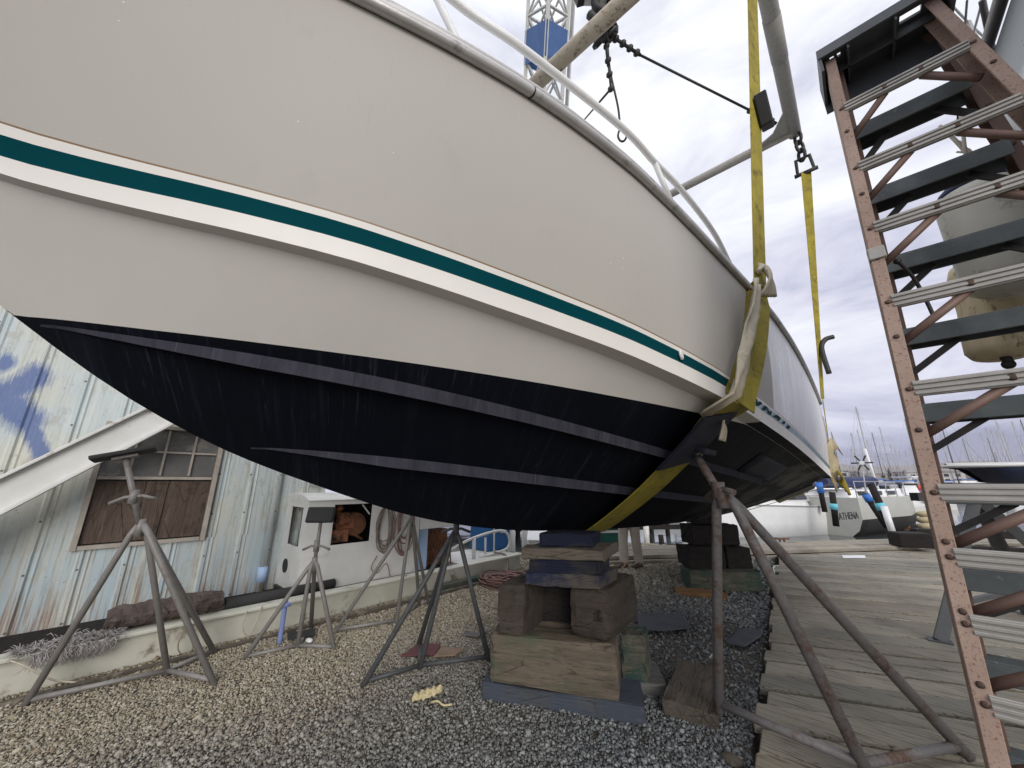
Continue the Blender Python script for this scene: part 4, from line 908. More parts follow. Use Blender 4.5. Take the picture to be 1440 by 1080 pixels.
line('twine', 'pale twine hanging on the track beam by the grey pipe', [(-4.43, 1.12, .25), (-4.41, 1.10, .14), (-4.41, 1.15, .05), (-4.41, 1.2, .12), (-4.43, 1.24, .28)], .005, 'twine', 'twine')
p = gz(393, 905); b = MB(); b.tube([(p.x, p.y, 0), (p.x, p.y, .36)], .022, 10); b.lathe((p.x, p.y, .30), [(.05, 0), (.05, .025)], 10); b.bevel(.001, 1); tag(b.build('blue_post', M['lavender']), 'short pale blue pipe post before the track beam', 'post')
p = gz(425, 897); b = MB(); b.prism([(p.x-.10, p.y-.10, .03), (p.x+.05, p.y-.14, .03), (p.x+.13, p.y+.06, .03), (p.x-.02, p.y+.12, .03)], (0, 0, .015)); tag(b.build('rubber_mat', M['blackpad']), 'small black rubber mat on gravel behind a jack stand', 'mat')
p = gz(434, 906); b = MB(); b.sphere((p.x, p.y, .03), .035, (1.4, .8, .5)); tag(b.build('white_rag', M['white']), 'crumpled white scrap on gravel by the rubber mat', 'rag')

# ------------------------------------------------------------------ winch house on the track
HX, HY0, HY1, HZ0, HZ1 = -4.7, 1.62, 3.12, .235, 1.21
M['recess'] = simple('grey_recess_paint', (.22, .22, .215), (.13, .13, .13), 3, .7, 0, .1)
wh = thing('winch_house', 'white steel winch house with an open hatch showing a rusty engine', 'winch house', (-5.1, 2.4, HZ0))
ox0, ox1, oz0, oz1 = 1.92, 2.40, .70, 1.155
def panel(b, y0, y1, z0, z1, x=HX, t=.02): b.box((x-t/2, (y0+y1)/2, (z0+z1)/2), (t, y1-y0, z1-z0))
b = MB(); panel(b, HY0, ox0, HZ0, HZ1); panel(b, ox1, HY1, HZ0, HZ1); panel(b, ox0, ox1, HZ0, oz0); panel(b, ox0, ox1, oz1, HZ1); b.build('side_panel', M['whitesteel'], wh)
b = MB(); panel(b, HY0-.005, 1.90, .60, 1.19, HX+.006, .006); b.build('access_panel', M['whitesteel'], wh)
# end wall with a recess, its back a darker grey than the panels
ex0, ex1 = -5.62, -4.72; EY = HY0
b = MB()
for (x0, x1, z0, z1) in ((ex0, ex1, HZ0, .70), (ex0, -5.27, .70, 1.13), (-4.84, ex1, .70, 1.13), (ex0, ex1, 1.13, HZ1)): b.box(((x0+x1)/2, EY+.01, (z0+z1)/2), (x1-x0, .02, z1-z0))
b.build('end_panel', M['whitesteel'], wh)
b = MB(); b.box((-5.18, EY+.22, .89), (.86, .02, .5)); b.build('recess_back', M['recess'], wh)
b = MB(); b.lathe((-5.16, EY-.012, .47), [(.075, .0), (.075, .012), (.05, .014), (.045, .008)], 18, (0, 1, 0)); b.build('vent_hole', M['blackpad'], wh)
b = MB(); pr = [(-5.62, 1.19), (-5.5, 1.26), (-5.17, 1.285), (-4.85, 1.26), (-4.68, 1.21)]
b.sheet([[(x, HY0-.004, z) for x, z in pr], [(x, HY1+.04, z) for x, z in pr]], True); b.face([b.bm.verts.new((x, HY0-.002, z)) for x, z in pr]); b.build('roof', M['whitesteel'], wh, solid=.006)
b = MB(); b.box((-5.62, 2.37, .72), (.02, 1.5, .97)); b.box((-5.2, HY1, .72), (.9, .02, .97)); b.box((-5.15, 2.37, HZ0-.02), (.95, 1.56, .05)); b.build('back_panel', M['blackmetal'], wh)
b = MB(); b.box((HX-.01, 2.37, HZ0-.03), (.05, 1.52, .05)); b.build('sill', M['rust'], wh)
b = MB(); b.box((-4.86, 2.05, .78), (.16, .22, .14)); b.box((-4.9, 2.09, .95), (.16, .16, .2)); b.sphere((-4.86, 2.03, 1.10), .075, (1, 1, .5)); b.tube([(-4.88, 2.03, 1.0), (-4.88, 2.03, 1.15)], .05, 12); b.box((-4.84, 2.16, .92), (.06, .14, .12)); b.tube([(-4.80, 1.96, .93), (-4.79, 2.06, .90), (-4.78, 2.1, .94), (-4.79, 2.13, .9)], .012, 6)
b.bevel(.006, 1); b.build('engine', M['orange_rust'], wh)
b = MB(); b.lathe((-4.98, 2.26, .90), [(.13, 0), (.14, .01), (.14, .15), (.13, .16)], 20, (1, 0, 0)); b.tube([(-4.8, 2.14, .84), (-4.78, 2.34, .72)], .016, 6); b.build('flywheel', M['rust'], wh)
b = MB(); b.beam((-4.74, 2.28, 1.14), (-4.74, 2.385, 1.02), .03, .01); b.build('hinge_strap', M['whitesteel'], wh)
b = MB(); b.box((-5.0, 3.52, .98), (.6, .76, .42)); b.bevel(.01, 1); b.build('control_cabinet', M['whitesteel'], wh)
b = MB(); b.box((-5.15, 3.5, .46), (.3, .7, .5)); b.build('rusty_bulkhead', M['rust'], wh)
b = MB(); b.box((-4.82, 3.24, .5), (.05, .2, .55)); b.build('pale_door', M['lightblue'], wh)
b = MB(); 
for k in range(5): b.tube([(-4.8+.02*k, 3.36+.09*k, .25), (-4.82, 3.36+.1*k, .55+.05*(k % 2))], .012, 6)
b.tube([(-4.85, 3.3, .42), (-4.85, 3.8, .47)], .015, 6); b.build('control_levers', M['rust'], wh)
def coil(name, label, cy, mat, w, h, n, ztop, r):
    b = MB()
    for k in range(n):
        ww = w*random.uniform(.6, 1.15); hh = h*random.uniform(.72, 1.1); x = HX+.03+.006*k; oy = random.uniform(-.03, .03); P = []
        for t in np.linspace(0, 2*math.pi, 29)[:-1]: P.append((x+.012*math.sin(3*t+k), cy+oy+ww/2*math.sin(t)*(1+.08*math.sin(2*t+k)), ztop-hh/2+hh/2*math.cos(t)+.0))
        b.tube(P, r, 5, closed=True)
    return tag(b.build(name, M[mat]), label, cat='hose')
coil('hanging_coil', 'grey brown cord hanging in loops just left of the red-brown hose', 2.56, 'hose_grey', .22, .52, 8, 1.11, .007)  # a looped cord, categorised with the hose beside it
coil('hanging_coil', 'thin red-brown hose hanging in long loops on the white steel side', 2.86, 'hose_red', .26, .62, 9, 1.145, .007)
line('loose_hose', 'loose end of thin hose dangling over the winch house sill', [(-4.66, 2.5, .52), (-4.63, 2.42, .40), (-4.62, 2.5, .33), (-4.62, 2.62, .42), (-4.58, 2.7, .2), (-4.5, 2.85, .27)], .006, 'hose_red', 'hose')
# after deck of the track: pipe rail, blue bin, gauge
b = MB(); b.box((-5.0, 4.4, .2), (.9, 1.2, .1)); b.build('deck_plate', M['offwhite'], wh)
rl = thing('pipe_railing', 'bent white pipe rail on the track beyond the winch house', 'railing', (-4.75, 4.5, .25))
b = MB(); b.tube(smooth_path([(-4.8, 3.75, .42), (-4.75, 4.2, .56), (-4.72, 4.75, .62), (-4.7, 4.95, .52), (-4.7, 4.9, .32), (-4.72, 4.3, .26)], 6), .022, 8); b.tube([(-4.75, 4.2, .26), (-4.75, 4.2, .56)], .03, 8); b.build('rail', M['whitesteel'], rl)
b = MB(); b.tube([(-4.75, 4.45, .26), (-4.75, 4.45, .54)], .018, 6); b.build('post', M['whitesteel'], rl)
db = thing('blue_bin', 'blue plastic bin with a paper notice at the end of the track', 'bin', (-5.2, 5.0, .25))
b = MB(); b.box((-5.25, 5.05, .62), (.5, .62, .74), taper=.93); b.bevel(.03, 2); b.build('bin_body', M['bluedrum'], db)
b = MB(); b.box((-4.988, 5.12, .66), (.012, .15, .26)); b.build('paper_notice', M['lightblue'], db)
b = MB(); b.box((-4.985, 5.3, .6), (.015, .025, .7)); b.build('edge_strip', M['white'], db)
ga = thing('gauge_post', 'round white gauge head on a thin post before the blue bin', 'gauge', (-4.82, 4.72, .25))
b = MB(); b.lathe((-4.82, 4.72, .87), [(.09, 0), (.095, .01), (.095, .04), (.085, .05)], 20, (.8, -.6, 0)); b.build('dial', M['white'], ga)
b = MB(); b.tube([(-4.82, 4.72, .25), (-4.82, 4.72, .85)], .015, 6); b.beam((-4.80, 4.78, .8), (-4.76, 4.86, .6), .05, .03); b.build('post', M['whitesteel'], ga)
b = MB()
for k in range(15):
    rr = random.uniform(.13, .34); c0 = Vector((-4.06+random.gauss(0, .06), 4.16+random.gauss(0, .08), .02+.006*k)); ph = random.random()*6
    b.tube([c0+Vector((rr*math.cos(t)*1.05, rr*math.sin(t)*1.0, .012*math.sin(3*t+ph))) for t in np.linspace(0, 2*math.pi, 30)[:-1]], .011, 6, closed=True)
tag(b.build('hose_pile', M['hose_red']), 'flat coil of red-brown hose lying on the gravel', 'hose')
line('hose', 'grey hose running down from the pipe rail to the coil on the gravel', [(-4.7, 4.6, .3), (-4.5, 4.7, .25), (-4.3, 4.5, .05), (-4.1, 4.45, .04)], .016, 'hose_grey', 'hose')
wc = thing('white_cabinet', 'white cabinet with sloping lid standing behind the near block stack', 'cabinet', (-4.25, 5.4, 0))
b = MB(); a_ = R(38); e1 = Vector((math.cos(a_), math.sin(a_), 0)); L0 = gz(744, 800); L1 = L0+e1*.75; dp = Vector((-e1.y, e1.x, 0))*.5
b.prism([L0, L1, L1+dp, L0+dp], (0, 0, .44)); b.bevel(.008, 1); b.build('cabinet_body', M['offwhite'], wc)
b = MB(); z = Vector((0, 0, .444)); b.prism([L0+z-e1*.03-dp*.05, L0+z+dp*1.05-e1*.03+Vector((0, 0, .12)), L0+z+dp*1.05-e1*.03+Vector((0, 0, .14)), L0+z-e1*.03-dp*.05+Vector((0, 0, .02))], e1*.82); b.build('lid', M['white'], wc)
b = MB(); b.beam((-4.35, 3.3, .05), (-4.35, 4.0, .05), .10, .10); tag(b.build('green_timber', M['w_green']), 'green stained timber lying along the far track beam', 'timber')

# ------------------------------------------------------------------ litter on the gravel
def flat(name, label, mat, pix, t=.012, cat='board', z=.028):
    P = [gz(u, v, z) for u, v in pix]; b = MB(); b.prism(P, (0, 0, t)); b.bevel(.003, 1); return tag(b.build(name, M[mat]), label, cat)
flat('board', 'maroon board lying on gravel under the dark jack stand', 'redboard', [(563, 924), (590, 906), (620, 907), (611, 922)])
flat('board', 'tan cardboard piece beside the maroon board', 'tanboard', [(609, 925), (622, 911), (652, 914), (640, 923)])
flat('wood_slat', 'small split wood slat on gravel left of the near block stack', 'w_grey', [(650, 893), (656, 888), (673, 892), (686, 885), (685, 889), (671, 897)], .01, 'slat')
flat('board', 'slate grey curled sheet on gravel right of the near block stack', 'slate', [(898, 886), (896, 864), (932, 866), (957, 863), (973, 884), (932, 888)], .012, z=.04)
flat('board', 'small slate grey board on dark dirt near the dock edge', 'slate', [(1022, 905), (1040, 886), (1072, 888), (1071, 896), (1047, 911)], .015, z=.03)
b = MB(); p = gz(1004, 926, .02); b.tube([p+Vector((-.02, -.02, 0)), p+Vector((.0, .03, .03)), p+Vector((.03, 0, .02)), p+Vector((.02, -.05, .01))], .014, 6); tag(b.build('paper_scrap', M['white']), 'crumpled white scrap on the dirt behind the stand leg', 'scrap')
p = gz(1030, 1075, .0); b = MB(); b.sphere((p.x, p.y, .02), .045, (1.2, .9, .55)); tag(b.build('rusty_lump', M['engrime']), 'small rusty lump at the dock edge in the foreground', 'scrap')
M['rag'] = simple('pale_yellow_cloth', (.66, .58, .36), (.50, .42, .22), 14, .9, 0, .5, 60, bdist=.01)
b = MB(); o = gz(604, 984, .02); rows = []
e1 = Vector((math.cos(R(37)), math.sin(R(37)), 0)); e2 = Vector((-e1.y, e1.x, 0))
for i in range(15):
    t = i/14; c = o+e1*(-.10+.16*t)+e2*(-.05+.13*t)+Vector((0, 0, .012)); w = .022+.022*math.sin(t*3.1)
    rows.append([c+(e2-e1*.35)*w*(k/5-1)+Vector((0, 0, .018*abs(math.sin(i*1.9+k*1.3))+.03*math.sin(math.pi*k/10)*abs(math.sin(i*1.1)))) for k in range(11)])
b.sheet(rows, False); b.tube(smooth_path([o+e1*.02-e2*.03, o+e1*.07-e2*.05+Vector((0, 0, .02)), o+e1*.11-e2*.05, o+e1*.16-e2*.035], 5), .005, 5)
tag(b.build('yellow_rag', M['rag'], solid=.004), 'crumpled pale yellow rag on grey gravel in the foreground', 'rag')
b = MB(); P = [gz(1268, 770, .137), gz(1318, 772, .137)]
e = (P[1]-P[0]).normalized(); dpt = Vector((-e.y, e.x, 0))*.4; b.prism([P[0], P[1], P[1]+dpt, P[0]+dpt], (0, 0, .28)); b.bevel(.03, 2); tag(b.build('mooring_timber', M['darkwood']), 'short black timber lying at the water edge of the dock', 'timber')
for (pu, lab) in (((1100, 762), 'small dark metal cleat on the light wharf planks'),):
    p = gz(*pu, .137); b = MB(); d = Vector((.8, .6, 0)); b.tube([p-d*.16+Vector((0, 0, .07)), p+Vector((0, 0, .06)), p+d*.16+Vector((0, 0, .07))], .02, 6); b.tube([p-d*.05, p-d*.04+Vector((0, 0, .06))], .02, 6); b.tube([p+d*.05, p+d*.04+Vector((0, 0, .06))], .02, 6); tag(b.build('cleat', M['rust']), lab, 'cleat')
flat('paper', 'white sheet lying on the light planks at the dock seam', 'white', [(1184, 781), (1216, 781), (1218, 785), (1186, 785)], .004, 'paper', z=.074)

# ------------------------------------------------------------------ stepladder (seen from behind)
ld = thing('stepladder', 'tall red-brown stepladder with grey treads standing on the dock at right', 'stepladder', (.5, 1.9, .065))
TZ, BZ = 3.16, .07
def rearL(z): t = (TZ-z)/(TZ-BZ); return Vector((.222+(.075-.222)*t, 1.79+(1.41-1.79)*t, z))
def rearR(z): t = (TZ-z)/(TZ-BZ); return Vector((.52+(.86-.52)*t, 1.79+(1.41-1.79)*t, z))
def frL(z): t = (TZ-z)/(TZ-BZ); return Vector((.245+(.175-.245)*t, 1.88+(2.36-1.88)*t, z))
def frR(z): t = (TZ-z)/(TZ-BZ); return Vector((.53+(.93-.53)*t, 1.88+(2.36-1.88)*t, z))
def rail(name, fn, mat, yb, inner):
    b = MB(); a, c = fn(TZ+.02), fn(BZ); x = Vector((1, 0, 0))
    b.beam(a, c, .056, .007, up=(0, 1, 0)) if False else None
    d = (c-a).normalized(); n = d.cross(Vector((1, 0, 0))).normalized(); n = n if n.y < 0 else -n
    w = .034; dp = .072; o_ = inner
    b.prism([a-x*w/2, a+x*w/2, a+x*w/2+n*.006, a-x*w/2+n*.006], c-a)                                   # flange towards the viewer
    b.prism([a-x*o_*(w/2), a-x*o_*(w/2-.005), a-x*o_*(w/2-.005)-n*dp, a-x*o_*(w/2)-n*dp], c-a)         # web on the outer side
    b.prism([a-x*w/2-n*dp, a+x*w/2-n*dp, a+x*w/2-n*(dp+.005), a-x*w/2-n*(dp+.005)], c-a)               # back flange
    b.bevel(.0015, 1); return b.build(name, M[mat], ld), n
rails = {}
rails['rl'] = rail('rear_rail', rearL, 'ladderpink', 0, 1); rails['rr'] = rail('rear_rail', rearR, 'ladderpink', 0, -1)
rails['fl'] = rail('front_rail', frL, 'ladderred', 0, 1); rails['fr'] = rail('front_rail', frR, 'ladderred', 0, -1)
tz = [TZ-.295*i for i in range(1, 10)]
for z in tz:
    a, c = frL(z), frR(z); b = MB()
    xl = a.x-.030; xc, xw = (xl+c.x-.014)/2, c.x-.014-xl; b.box((xc, a.y-.0, z), (xw, .085, .016)); b.box((xc, a.y-.043, z-.030), (xw, .007, .062)); b.box((xc, a.y+.043, z-.030), (xw, .007, .062))
    for k in range(5): b.box((xc, a.y-.03+.015*k, z+.009), (xw-.01, .004, .004))
    b.bevel(.002, 1); tr = b.build('tread', M['tread'], ld)
    b = MB(); 
    for (p, q, s_) in ((a, c, 1), (c, a, -1)):
        b = MB(); b.beam(p.lerp(q, .30)+Vector((0, 0, -.055)), p-(q-p).normalized()*.012+Vector((0, .01, -.17)), .022, .012, up=(0, 1, 0)); b.build('tread_brace', M['blackmetal'], tr)
bz = [2.965, 2.70, 2.425, 2.12, 1.795, 1.475, 1.135, .80, .45]
def zrail(v):  # height on the rear left rail that shows at image row v
    lo, hi = BZ-.5, TZ
    for _ in range(40):
        m = (lo+hi)/2; q = rearL(m)-CAM; vv = 540-FPX*q.dot(_U)/q.dot(_F)
        if vv > v: lo = m
        else: hi = m
    return (lo+hi)/2
bz = [zrail(v) for v in (155, 238, 323, 426, 548, 693, 783, 877, 990)]+[.28]
for i, z in enumerate(bz):
    a, c = rearL(z), rearR(z); n = Vector((0, -1, 0)); b = MB(); h = .047
    b.box(((a.x+c.x)/2, a.y-.0, z), (c.x-a.x-.018, .014, h))
    for k in (-1, 0, 1): b.box(((a.x+c.x)/2, a.y-.009, z+k*.015), (c.x-a.x-.018, .006, .009))
    b.bevel(.0015, 1); br = b.build('rear_bar', M['alu'], ld)
    b = MB()
    for (p, q) in ((a, c), (c, a)):
        e = (q-p).normalized(); m_ = p.lerp(q, .36)
        b = MB(); b.tube([m_+Vector((0, .012, -.012)), p+e*.008+Vector((0, .016, -.135))], .0125, 8); b.build('corner_brace', M['ladderred'], br)
    for p in (a.lerp(c, .36), c.lerp(a, .36)): b = MB(); b.lathe(p+Vector((0, -.007, 0)), [(.010, 0), (.009, .003), (.005, .006)], 10, (0, -1, 0)); b.build('rivet', M['rivet'], br)
for key, fn in (('rl', rearL), ('rr', rearR), ('fr', frR)):
    o_, n = rails[key]
    for z in (bz if key != 'fr' else tz):
        for dz in (0, -.125): b = MB(); b.lathe(fn(z+dz)+n*.006, [(.0078, 0), (.0072, .003), (.004, .005)], 10, n); b.build('rivet', M['rivet'], o_)
o_, n = rails['rl']; b = MB(); q = rearL(zrail(358)); b.box(q+n*.002, (.044, .03, .045)); b.bevel(.003, 1); b.build('rail_clip', M['alu'], o_)
b = MB(); q = rearL(zrail(365))+Vector((.05, .06, 0)); b.tube(smooth_path([q, q+Vector((.03, .05, -.05)), q+Vector((.05, .1, -.13)), q+Vector((.055, .1, -.2))], 4), .006, 6); b.sphere(q, .011); b.build('spreader_link', M['blackmetal'], ld)
# top cap with ribs and holes
x0, x1, y0, y1 = .19, .56, 1.75, 1.96
b = MB()
def slab_with_holes(z, holes):
    # top skin built as strips that leave real openings
    xs = sorted(set([x0, x1]+[h[0] for h in holes]+[h[1] for h in holes])); ys_ = sorted(set([y0, y1]+[h[2] for h in holes]+[h[3] for h in holes]))
    for i in range(len(xs)-1):
        for j in range(len(ys_)-1):
            cx, cy = (xs[i]+xs[i+1])/2, (ys_[j]+ys_[j+1])/2
            if any(h[0] < cx < h[1] and h[2] < cy < h[3] for h in holes): continue
            b.box((cx, cy, z), (xs[i+1]-xs[i], ys_[j+1]-ys_[j], .012))
slab_with_holes(TZ+.045, [(.225, .24, 1.80, 1.82), (.25, .262, 1.80, 1.82), (.235, .25, 1.85, 1.875), (.44, .50, 1.80, 1.835), (.335, .345, 1.85, 1.86)])
b.box(((x0+x1)/2, y0, TZ+.035), (x1-x0+.01, .010, .045)); b.box(((x0+x1)/2, y1, TZ-.02), (x1-x0+.01, .010, .15))
for xx in (x0, x1): b.box((xx, (y0+y1)/2, TZ+.0), (.010, y1-y0, .11))
for xx in (.28, .42): b.box((xx, (y0+y1)/2, TZ+.02), (.006, y1-y0-.012, .05))
b.box(((x0+x1)/2, (y0+y1)/2, TZ+.02), (x1-x0-.012, .006, .05))
b.build('top_cap', M['plasticgrey'], ld)
b = MB()
for fn in (rearL, rearR, frL, frR): b.box(fn(BZ)+Vector((0, 0, .01)), (.075, .06, .035))
b.bevel(.005, 1); b.build('rubber_foot', M['blackpad'], ld)

# ------------------------------------------------------------------ neighbouring sailboat at the right
def loft_boat(L, beam, free, draft, rake=.12, stern=.75, n=15, z0=0, tumble=.0, sheer=.18):
    """rows of half sections bow(+y) to stern(-y); origin midship on the waterline"""
    S = []
    for i in range(n):
        t = i/(n-1); y = L*(.5-t); w = beam/2*min(1, math.sin(math.pi*min(t*1.15+.0, .62)/1.24)**.8*1.0) if t < .55 else beam/2*(1-(1-stern)*((t-.55)/.45)**2)
        w = max(w, .02); zt = free*(1+sheer*(1-2*t)**2*(1 if t < .5 else .35)); zb = -draft*math.sin(math.pi*min(max(t*.9+.06, 0), 1))**.7 + free*.55*max(0, 1-t*7)
        sec = []
        for k in range(8):
            a = k/7; x = w*(1-a**2.4)**.55 if k < 7 else 0; z = zt+(zb-zt)*a; sec.append(Vector((x*(1-.08*a), y+rake*L*max(0, (1-t*3))*(z-zb)/max(zt-zb, .1)*.5, z)))
        S.append(sec)
    return S
def hull_mesh(S, o, rz=0):
    b = MB(); m = Matrix.Rotation(rz, 3, 'Z'); o = Vector(o)
    A = [[o+m @ p for p in s] for s in S]; B = [[o+m @ Vector((-p.x, p.y, p.z)) for p in s] for s in S]
    b.sheet(A); b.sheet(B); n = len(S[0])
    for k in range(n-1): b.face([b.bm.verts.new(q) for q in (A[-1][k], B[-1][k], B[-1][k+1], A[-1][k+1])])
    for i in range(len(S)-1): b.face([b.bm.verts.new(q+Vector((0, 0, -.03))) for q in (A[i][0], A[i+1][0], B[i+1][0], B[i][0])])
    bmesh.ops.remove_doubles(b.bm, verts=b.bm.verts[:], dist=.0005); return b, A, B
nbt = thing('sailboat', 'pale grey hauled-out sailboat hull overhanging the ladder at the right edge', 'sailboat', (2.3, 2.5, 0))
GXn, GZn = .925, 3.6
def nsec(y):
    k = min(max((5.0-y)/1.9, 0.0), 1.0)**.6; inn = 2.3-(2.3-GXn)*k
    return [Vector((inn, y, GZn+.04*max(0, y-2))), Vector((inn+.03, y, GZn-.35)), Vector((inn+.16*k, y, GZn-.8)), Vector((inn+.5*k, y, GZn-1.35)), Vector((inn+(2.3-inn)*.75, y, GZn-1.75)), Vector((2.3, y, GZn-1.9+.6*max(0, y-3.6)))]
b = MB(); ys_ = list(np.linspace(1.25, 3, 10))+list(np.linspace(3.1, 5.0, 20)); b.sheet([nsec(y) for y in ys_]); b.sheet([[Vector((4.6-p.x, p.y, p.z)) for p in nsec(y)] for y in ys_])
for i in range(len(ys_)-1):
    a, c = nsec(ys_[i])[0], nsec(ys_[i+1])[0]; b.face([b.bm.verts.new(q) for q in (a, c, Vector((4.6-c.x, c.y, c.z)), Vector((4.6-a.x, a.y, a.z)))])
sec0 = nsec(ys_[0])
for i in range(5): b.face([b.bm.verts.new(q) for q in (sec0[i], sec0[i+1], Vector((4.6-sec0[i+1].x, sec0[i+1].y, sec0[i+1].z)), Vector((4.6-sec0[i].x, sec0[i].y, sec0[i].z)))])
bmesh.ops.remove_doubles(b.bm, verts=b.bm.verts[:], dist=.0005)
M['greyhull'] = simple('pale_grey_gelcoat', (.52, .56, .55), (.45, .48, .48), 2, .3, 0, 0)
b.build('hull', M['greyhull'], nbt)
b = MB(); b.prism([(2.24, 1.6, 2.0), (2.24, 3.4, 2.0), (2.24, 3.0, .07), (2.24, 1.9, .07)], (.12, 0, 0)); b.build('keel', M['greyhull'], nbt)
b = MB(); P = [nsec(y)[0]+Vector((-.02, 0, .02)) for y in ys_]; b.tube(P, .022, 8); b.build('toe_rail', M['blackmetal'], nbt)
b = MB(); P = [nsec(y)[0]+Vector((-.012, 0, .07)) for y in ys_]; b.tube(P, .024, 8); b.build('toe_rail', M['alu'], nbt)
b = MB()
for y in (1.4, 2.2, 3.3): p = nsec(y)[0]; b.tube([p+Vector((.04, 0, 0)), p+Vector((.04, 0, .7))], .014, 6)
for dz in (.36, .7): b.tube([nsec(y)[0]+Vector((.04, 0, dz)) for y in ys_ if y < 4.2], .006, 5)
b.build('lifeline', M['mast'], nbt)
b = MB(); M['teal_net'] = M['mast']
for k in range(3): p = nsec(3.5+.3*k)[0]; b.tube(smooth_path([p+Vector((0, 0, .1)), p+Vector((-.05, .1, -.25)), p+Vector((-.02, .2, -.5)), p+Vector((.05, .1, -.75))], 5), .012, 6)
b.build('mooring_line', M['twine'], nbt)
b = MB(); p0 = Vector((.83, 3.25, 3.55))
for k in range(5):
    a = p0+Vector((.035*k, .05*k, -.05*k)); b.tube(smooth_path([a+Vector((-.05, 0, .10)), a+Vector((.0, .02, -.1)), a+Vector((.03, .02, -.32)), a+Vector((.09, .05, -.55))], 4), .009, 5)
    b.tube([a+Vector((-.05, 0, .05-.1*k)), a+Vector((.16, .05, -.1-.1*k))], .006, 5)
b.build('netting', M['twine'], nbt)
b = MB(); b.tube([gy(1360, 0, 3.0), gy(1345, 190, 3.4)], .006, 6); b.build('rigging_wire', M['wire'], nbt); b = MB(); b.tube([gy(1381, 0, 2.8), gy(1397, 78, 3.1)], .014, 6); b.build('rigging_wire', M['wire'], nbt)
b = MB(); b.tube([(2.3, 2.6, 3.6), (2.3, 2.6, 12)], .07, 10); b.build('mast', M['mast'], nbt)
M['fend_grey'] = simple('dirty_cream_vinyl', (.50, .49, .43), (.40, .395, .345), 4, .5, 0, .1, 30, spot=(.18, .17, .14), spotth=.63)
M['fend_tan'] = simple('stained_tan_vinyl', (.66, .56, .38), (.52, .43, .28), 6, .7, 0, .3, 30, (3, 3, .7), spot=(.15, .105, .06), spotth=.62)
f1 = thing('boat_fender', 'big grey cylindrical fender with navy top hanging from the sailboat rail', 'fender', gy(1421, 405, 2.75), 'fenders hanging at the right')
c = gy(1424, 400, 2.75); axd = (gy(1407, 240, 2.75)-c).normalized(); axd = Vector((0, 0, 1)); hh = .56
b = MB(); b.lathe(c, [(.03, -.05), (.09, -.035), (.135, .0), (.148, .06), (.150, .3), (.148, hh-.08), (.13, hh-.02)], 24, axd); b.build('fender_body', M['fend_grey'], f1)
b = MB(); b.lathe(c+axd*(hh-.035), [(.135, 0), (.128, .03), (.09, .07), (.04, .09), (.03, .13)], 24, axd); b.build('fender_cap', M['navy'], f1)
b = MB(); b.tube([c+axd*(hh+.08), c+axd*(hh+.5)+Vector((.06, 0, 0))], .008, 6); b.build('fender_line', M['twine'], f1)
c2 = gy(1408, 500, 3.0); f2 = thing('boat_fender', 'tapered dirty tan fender hanging lowest on a thin line by the ladder', 'fender', c2, 'fenders hanging at the right')
ax2 = (gy(1385, 400, 3.05)-c2).normalized(); 
b = MB(); b.lathe(c2, [(.05, -.012), (.10, .0), (.118, .03), (.12, .10), (.115, .28), (.122, .40), (.13, .47), (.118, .53), (.07, .565), (.02, .575)], 24, ax2); b.build('fender_body', M['fend_tan'], f2)
b = MB(); b.tube([c2+ax2*.57, gy(1378, 372, 3.05), gy(1366, 250, 3.2)], .008, 6); b.sphere(c2+ax2*.62, .02); b.build('fender_line', M['wire'], f2)
b = MB(); b.tube([c2+Vector((.01, 0, .0)), c2+Vector((.015, 0, -.05))], .02, 8); b.sphere(c2+Vector((.012, 0, -.05)), .025); b.build('drain_plug', M['blackmetal'], f2)

# ------------------------------------------------------------------ trestles and dinghy
M['trestle'] = pipe_mat('dark_grey_angle_steel', (.10, .105, .11), (.10, .085, .075), .66, .6, .2)
def trestle(label, apex, feet, top):
    o = thing('trestle', label, 'trestle', (apex.x, apex.y, .065), 'steel trestles on the dock')
    for f in feet:
        b = MB(); b.beam(apex, f, .085, .05, up=(0, 1, 0)); lg = b.build('leg', M['trestle'], o)
        b = MB(); b.box(f+Vector((0, 0, .006)), (.15, .12, .012)); b.build('foot_plate', M['trestle'], lg)
    b = MB()
    for (i, j) in ((0, 1), (2, 3)): b.beam(feet[i].lerp(apex, .22), feet[j].lerp(apex, .22), .04, .04)
    b.build('stretcher', M['trestle'], o)
    b = MB(); b.beam(apex-top, apex+top, .09, .08); b.build('top_beam', M['trestle'], o)
A = Vector((.80, 6.0, 1.27)); trestle('grey steel trestle just behind the ladder, its splayed feet on the planks', A, [gz(1322, 902, .065), Vector((1.02, 6.9, .065)), gz(1437, 846, .065)+Vector((0, -.5, 0)), Vector((1.55, 6.6, .065))], Vector((.45, .35, 0)))
A2 = Vector((2.2, 8.3, 1.27)); trestle('farther grey steel trestle at the right edge of the dock', A2, [Vector((1.75, 7.9, .065)), Vector((2.1, 8.9, .065)), Vector((2.55, 7.8, .065)), Vector((2.8, 8.7, .065))], Vector((.4, .3, 0)))
dg = thing('dinghy', 'navy dinghy with white gunwale resting upright on grey trestles', 'dinghy', (1.9, 7.4, 1.32))
D0, D1 = Vector((.98, 6.72, 1.32)), Vector((4.5, 8.55, 1.32)); dd = (D1-D0); dx = dd.normalized(); dn = Vector((-dx.y, dx.x, 0)); rows = []
